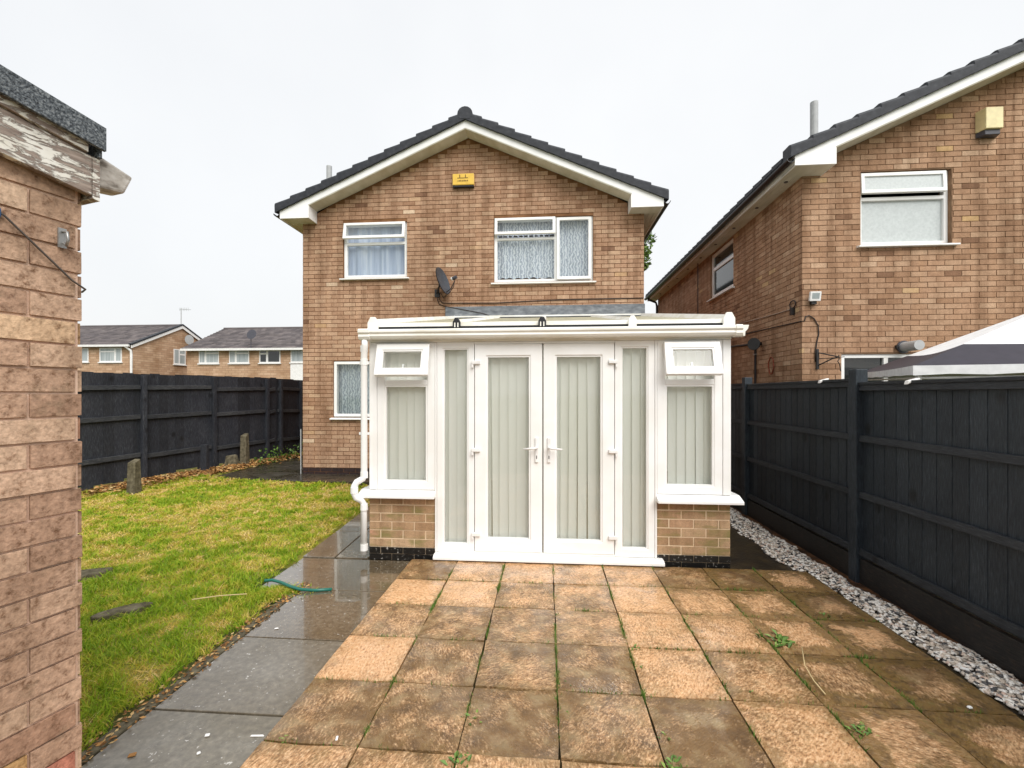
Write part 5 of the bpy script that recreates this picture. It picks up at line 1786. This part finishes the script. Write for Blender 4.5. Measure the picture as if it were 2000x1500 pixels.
# extra tuft creeping over the path by the hose
ex = rg.normal(0, 1, (1500, 2)) * [.12, .045] + [-2.22, 3.52]
gx_ = np.concatenate([gx_, ex[:, 0]]); gy_ = np.concatenate([gy_, ex[:, 1]]); Zc = np.concatenate([Zc, np.full(1500, 3.7)])
n = len(gx_)
patch = vnoise(gx_, gy_, 1.3, 1) * .55 + vnoise(gx_, gy_, 3.7, 2) * .45
fineN = vnoise(gx_, gy_, 11, 3)
nearedge = np.clip((3.9 - gy_) / 2.4, 0, 1)
dry = np.clip((patch - .50) * 1.7 + (fineN - .5) * 1.6 + .36 - .75 * nearedge + .10 * np.clip((gy_ - 5) / 2, 0, 1) + .04, 0, 1)
tone = np.clip(.2 + .62 * dry + rg.normal(0, .16, n), 0, 1)
clump = vnoise(gx_, gy_, 7.5, 6)
hgt = (.017 + .023 * rg.random(n)) * (1.25 - .5 * dry) * (1 + .25 * nearedge) * (.55 + .95 * clump)
wid = (.0022 + .0018 * rg.random(n)) * np.clip(Zc / 3.0, 1, 2.6)
ang = rg.random(n) * TAU
lean = rg.normal(0, 1, (n, 2)) * (hgt * (.75 + .5 * dry))[:, None]
tz = np.clip((gy_ - 3.4) / 4.2, 0, 1); tz = tz * tz * (3 - 2 * tz)
bz = -.055 + .155 * tz - .014
cx_, sx2 = np.cos(ang) * wid, np.sin(ang) * wid
base = np.stack([gx_, gy_, bz], 1)
dxy = np.stack([cx_, sx2, np.zeros(n)], 1)
midp = base + np.stack([lean[:, 0] * .35, lean[:, 1] * .35, hgt * .6], 1)
tip = base + np.stack([lean[:, 0], lean[:, 1], hgt], 1)
V = np.stack([base - dxy, base + dxy, midp + dxy * .8, midp - dxy * .8, tip], 1).reshape(-1, 3)
o5 = 5 * np.arange(n)[:, None]
Ft = np.concatenate([o5 + [[0, 1, 2]], o5 + [[0, 2, 3]], o5 + [[3, 2, 4]]], 1).reshape(-1, 3)
np_mesh('grass', V, Ft, np.repeat(tone, 3), 'blade', kind='stuff', label='short patchy green and straw coloured grass')

# fallen leaves along the fence foot and soil edge of the path
nl = 5200
s = rg.random(nl)
lx = np.interp(s, [0, .3, .7, 1], [-7.0, -6.6, -6.3, -6.1]) + rg.normal(0, .16, nl)
ly = np.interp(s, [0, .3, .7, 1], [6.5, 7.5, 8.5, 10.5]) + rg.normal(0, .22, nl)
# keep on the garden side of the fence
def fence_x(y):
    return np.interp(y, [3.2, 6.3, 10.0, 11.2, 14.4], [-8.35, -7.32, -6.36, -6.22, -6.18])
ok = lx > fence_x(ly) + .1
lx, ly = lx[ok], ly[ok]
ne = 500
lx = np.concatenate([lx, rg.uniform(-2.15, -2.02, ne)]); ly = np.concatenate([ly, 1.3 + 2.4 * rg.random(ne)])
n = len(lx)
tz = np.clip((ly - 3.4) / 4.2, 0, 1); tz = tz * tz * (3 - 2 * tz)
lz = -.055 + .155 * tz + .008 + .03 * rg.random(n)
lz = np.where(lx > -3, -.048 + .006 * rg.random(n), lz)
sz = np.where(lx > -3, .4, 1.0) * rg.uniform(.02, .045, n)
a = rg.random(n) * TAU
t1 = np.stack([np.cos(a), np.sin(a), rg.normal(0, .25, n)], 1) * sz[:, None]
t2 = np.stack([-np.sin(a), np.cos(a), rg.normal(0, .3, n)], 1) * (sz * .55)[:, None]
c = np.stack([lx, ly, lz], 1)
V = np.stack([c - t1, c + t2, c + t1, c - t2], 1).reshape(-1, 3)
np_mesh('fallen_leaves', V, np.arange(4 * n).reshape(-1, 4), rg.random(n), 'litter', kind='stuff', label='brown fallen leaves along the fence foot and path edge')

# low ground cover by the far end of the left fence
nl = 700
lx = rg.uniform(-6.15, -5.9, nl) + rg.normal(0, .08, nl); ly = rg.uniform(8.9, 13, nl)
h_ = rg.random(nl) ** 2.4 * .34
c = np.stack([lx, ly, .08 + h_], 1)
sz = rg.uniform(.02, .045, nl)
t1 = rg.normal(0, 1, (nl, 3)); t1 /= np.linalg.norm(t1, axis=1)[:, None]
t2 = np.cross(t1, rg.normal(0, 1, (nl, 3))); t2 /= np.linalg.norm(t2, axis=1)[:, None]
V = np.stack([c - t1 * sz[:, None], c + t2 * sz[:, None] * .6, c + t1 * sz[:, None], c - t2 * sz[:, None] * .6], 1).reshape(-1, 3)
np_mesh('ground_cover', V, np.arange(4 * nl).reshape(-1, 4), rg.random(nl) * .7, 'weed', kind='stuff', label='weedy ground cover at the far foot of the left fence')


def weed(px, py, size, n, label, z=0.0, spread=1.0, long=0):
    x, y, _ = oz(px, py, z)
    size *= .95
    n = int(n * 1.5)
    r = random.Random(px)
    V, T = [], []
    c0 = Vector((x, y, z - .012))
    for k in range(n):
        a = r.uniform(0, TAU); L = size * r.uniform(.45, 1); el = r.uniform(.15, .9)
        o = c0 + Vector((r.gauss(0, size * .35 * spread), r.gauss(0, size * .35), 0))
        d = Vector((math.cos(a) * math.cos(el), math.sin(a) * math.cos(el), math.sin(el)))
        sd_ = Vector((-math.sin(a), math.cos(a), 0)) * L * .17
        m1 = o + d * L * .55
        tp = o + d * L + Vector((0, 0, -L * .25))
        V += [o, m1 + sd_, tp, m1 - sd_]; T.append(r.random())
    mb = MB()
    for k in range(n):
        mb.add(V[4 * k:4 * k + 4], [(0, 1, 2, 3)], T[k])
    return tag(mb.build('weed', 'weed'), label, 'weed', 'weeds in the patio joints')


weed(1520, 1252, .10, 46, 'largest bright green weed tuft, in the right half of the patio')
weed(1682, 1425, .055, 40, 'round green weed tuft near the lower right of the patio')
weed(898, 1484, .06, 22, 'leafy weed at the bottom edge of the patio, left of centre')
weed(1318, 1492, .05, 26, 'fern-like weed at the bottom edge of the patio, right of centre')
weed(1102, 1335, .04, 22, 'weed in the central patio joint, halfway down')
weed(1107, 1395, .035, 18, 'weed in the central patio joint, lowest one')
weed(1091, 1200, .03, 12, 'tiny weed in the central patio joint nearest the doors')
weed(924, 1398, .05, 16, 'narrow weed in the joint of the dark slabs left of centre')
weed(1243, 1264, .045, 12, 'flat-leaved weed in the joint right of centre')
weed(1253, 1300, .03, 12, 'tiny weed just below the flat-leaved weed')
weed(1341, 1208, .035, 18, 'small weed in a joint below the right side panel')
weed(1305, 1435, .04, 12, 'upright weed in the joint at the lower right of centre')
weed(560, 1441, .035, 16, 'small weed at the patio edge beside the thin white stick')
weed(1466, 1350, .03, 12, 'small weed at a joint crossing in front of the large tuft')
weed(1667, 1126, .05, 16, 'small weed growing at the foot of the tall fence post', z=-.05)
weed(1612, 1200, .05, 14, 'sparse weed in the mossy slab joint near the gravel')


# moss and grass threads growing in the patio joints
jx, jy = [], []
for k in range(1, PCOLS):
    for _ in range(16):
        c0 = PY0 - rg.random() * 2.7
        n_ = int(rg.integers(6, 46))
        jx.append(PX0 + k * SL + rg.normal(0, .003, n_)); jy.append(c0 + rg.normal(0, .045, n_))
for k in range(1, 7):
    for _ in range(14):
        c0 = PX0 + rg.random() * PCOLS * SL
        n_ = int(rg.integers(4, 26))
        jx.append(c0 + rg.normal(0, .05, n_)); jy.append(PY0 - k * SL + rg.normal(0, .003, n_))
jx, jy = np.concatenate(jx), np.clip(np.concatenate(jy), -10, PY0 - .01)
jx = np.clip(jx, PX0 + .01, PX0 + PCOLS * SL - .01)
n = len(jx)
b0 = np.stack([jx, jy, np.full(n, -.02)], 1)
hh = .022 + .02 * rg.random(n)
ln = rg.normal(0, .009, (n, 2))
tp = b0 + np.stack([ln[:, 0], ln[:, 1], hh], 1)
a = rg.random(n) * TAU
dw = np.stack([np.cos(a), np.sin(a), np.zeros(n)], 1) * (.0022 + .002 * rg.random(n))[:, None]
V = np.stack([b0 - dw, b0 + dw, tp], 1).reshape(-1, 3)
np_mesh('joint_moss', V, np.arange(3 * n).reshape(-1, 3), np.clip(rg.normal(.35, .3, n), 0, 1), 'weed', kind='stuff', label='threads of moss and grass in the patio joints')


def bit(name, px, py, mat, dx, dy, dz, rz, label, cat, z=-.05, grp=None):
    x, y, _ = oz(px, py, z)
    c, s = math.cos(rz), math.sin(rz)
    p = []
    for q in (0, dz):
        for (a, b) in ((-dx, -dy), (dx, -dy), (dx, dy), (-dx, dy)):
            k = .8 if q else 1
            p.append((x + (a * c - b * s) * k, y + (a * s + b * c) * k, z + q))
    return tag(MB().hexa(p).build(name, mat, bevel=min(dx, dy, dz) * .5), label, cat, grp)


hs = [oz(a, b, z) for a, b, z in ((516, 1134, -.005), (532, 1133, -.012), (548, 1137, -.015), (566, 1145, -.018), (585, 1151, -.03), (615, 1153, -.039), (648, 1151, -.039))]
tag(MB().tube(hs, .0125, 10).build('garden_hose', 'hose', smooth=True), 'short end of green garden hose lying across the wet path', 'hose')
s0, s1 = oz(375, 1171, -.02), oz(482, 1160, -.02)
tag(MB().tube([s0, ((s0[0] + s1[0]) / 2, (s0[1] + s1[1]) / 2, -.012), s1], .004, 6).build('straw_stalk', 'straw'), 'long pale straw stalk lying on the grass', 'stalk')
bit('white_stick', 502, 1438, 'whitep', .034, .0045, .006, .1, 'thin white stick on the path at the patio edge', 'stick', -.05)
bit('white_stone', 405, 1437, 'whitep', .012, .009, .009, .3, 'oval white stone on the nearest grey path slab', 'stone', -.05)
bit('white_stone', 388, 1472, 'whitep', .009, .008, .008, .8, 'small round pale stone on the nearest grey path slab, below the oval one', 'stone', -.05)
bit('white_stone', 540, 1228, 'whitep', .014, .008, .006, .4, 'white bird-dropping-like stone on the wet path slab below the hose', 'stone', -.05)
bit('dark_leaf', 258, 1475, 'litter', .016, .012, .005, .5, 'small dark leaf on the nearest path slab beside the shed', 'leaf', -.05)
bit('white_stone', 1884, 1308, 'whitep', .022, .011, .012, -.5, 'larger white stone on the mossy patio edge beside the gravel', 'stone', .0)
bit('white_stone', 1894, 1383, 'whitep', .012, .009, .01, .2, 'smaller white stone on the mossy patio slab beside the gravel', 'stone', .0)
bit('white_scrap', 658, 1442, 'whitep', .006, .014, .004, .3, 'tiny white scrap in the patio joint at lower left', 'scrap', .0)
st0 = [oz(a, b, z) for a, b, z in ((1566, 1264, .03), (1572, 1300, .03), (1590, 1330, .008), (1612, 1356, .004))]
tag(MB().tube(st0, .0032, 6).build('dry_stem', 'straw', smooth=True), 'dry curved stem lying on the patio below the largest weed', 'stem')
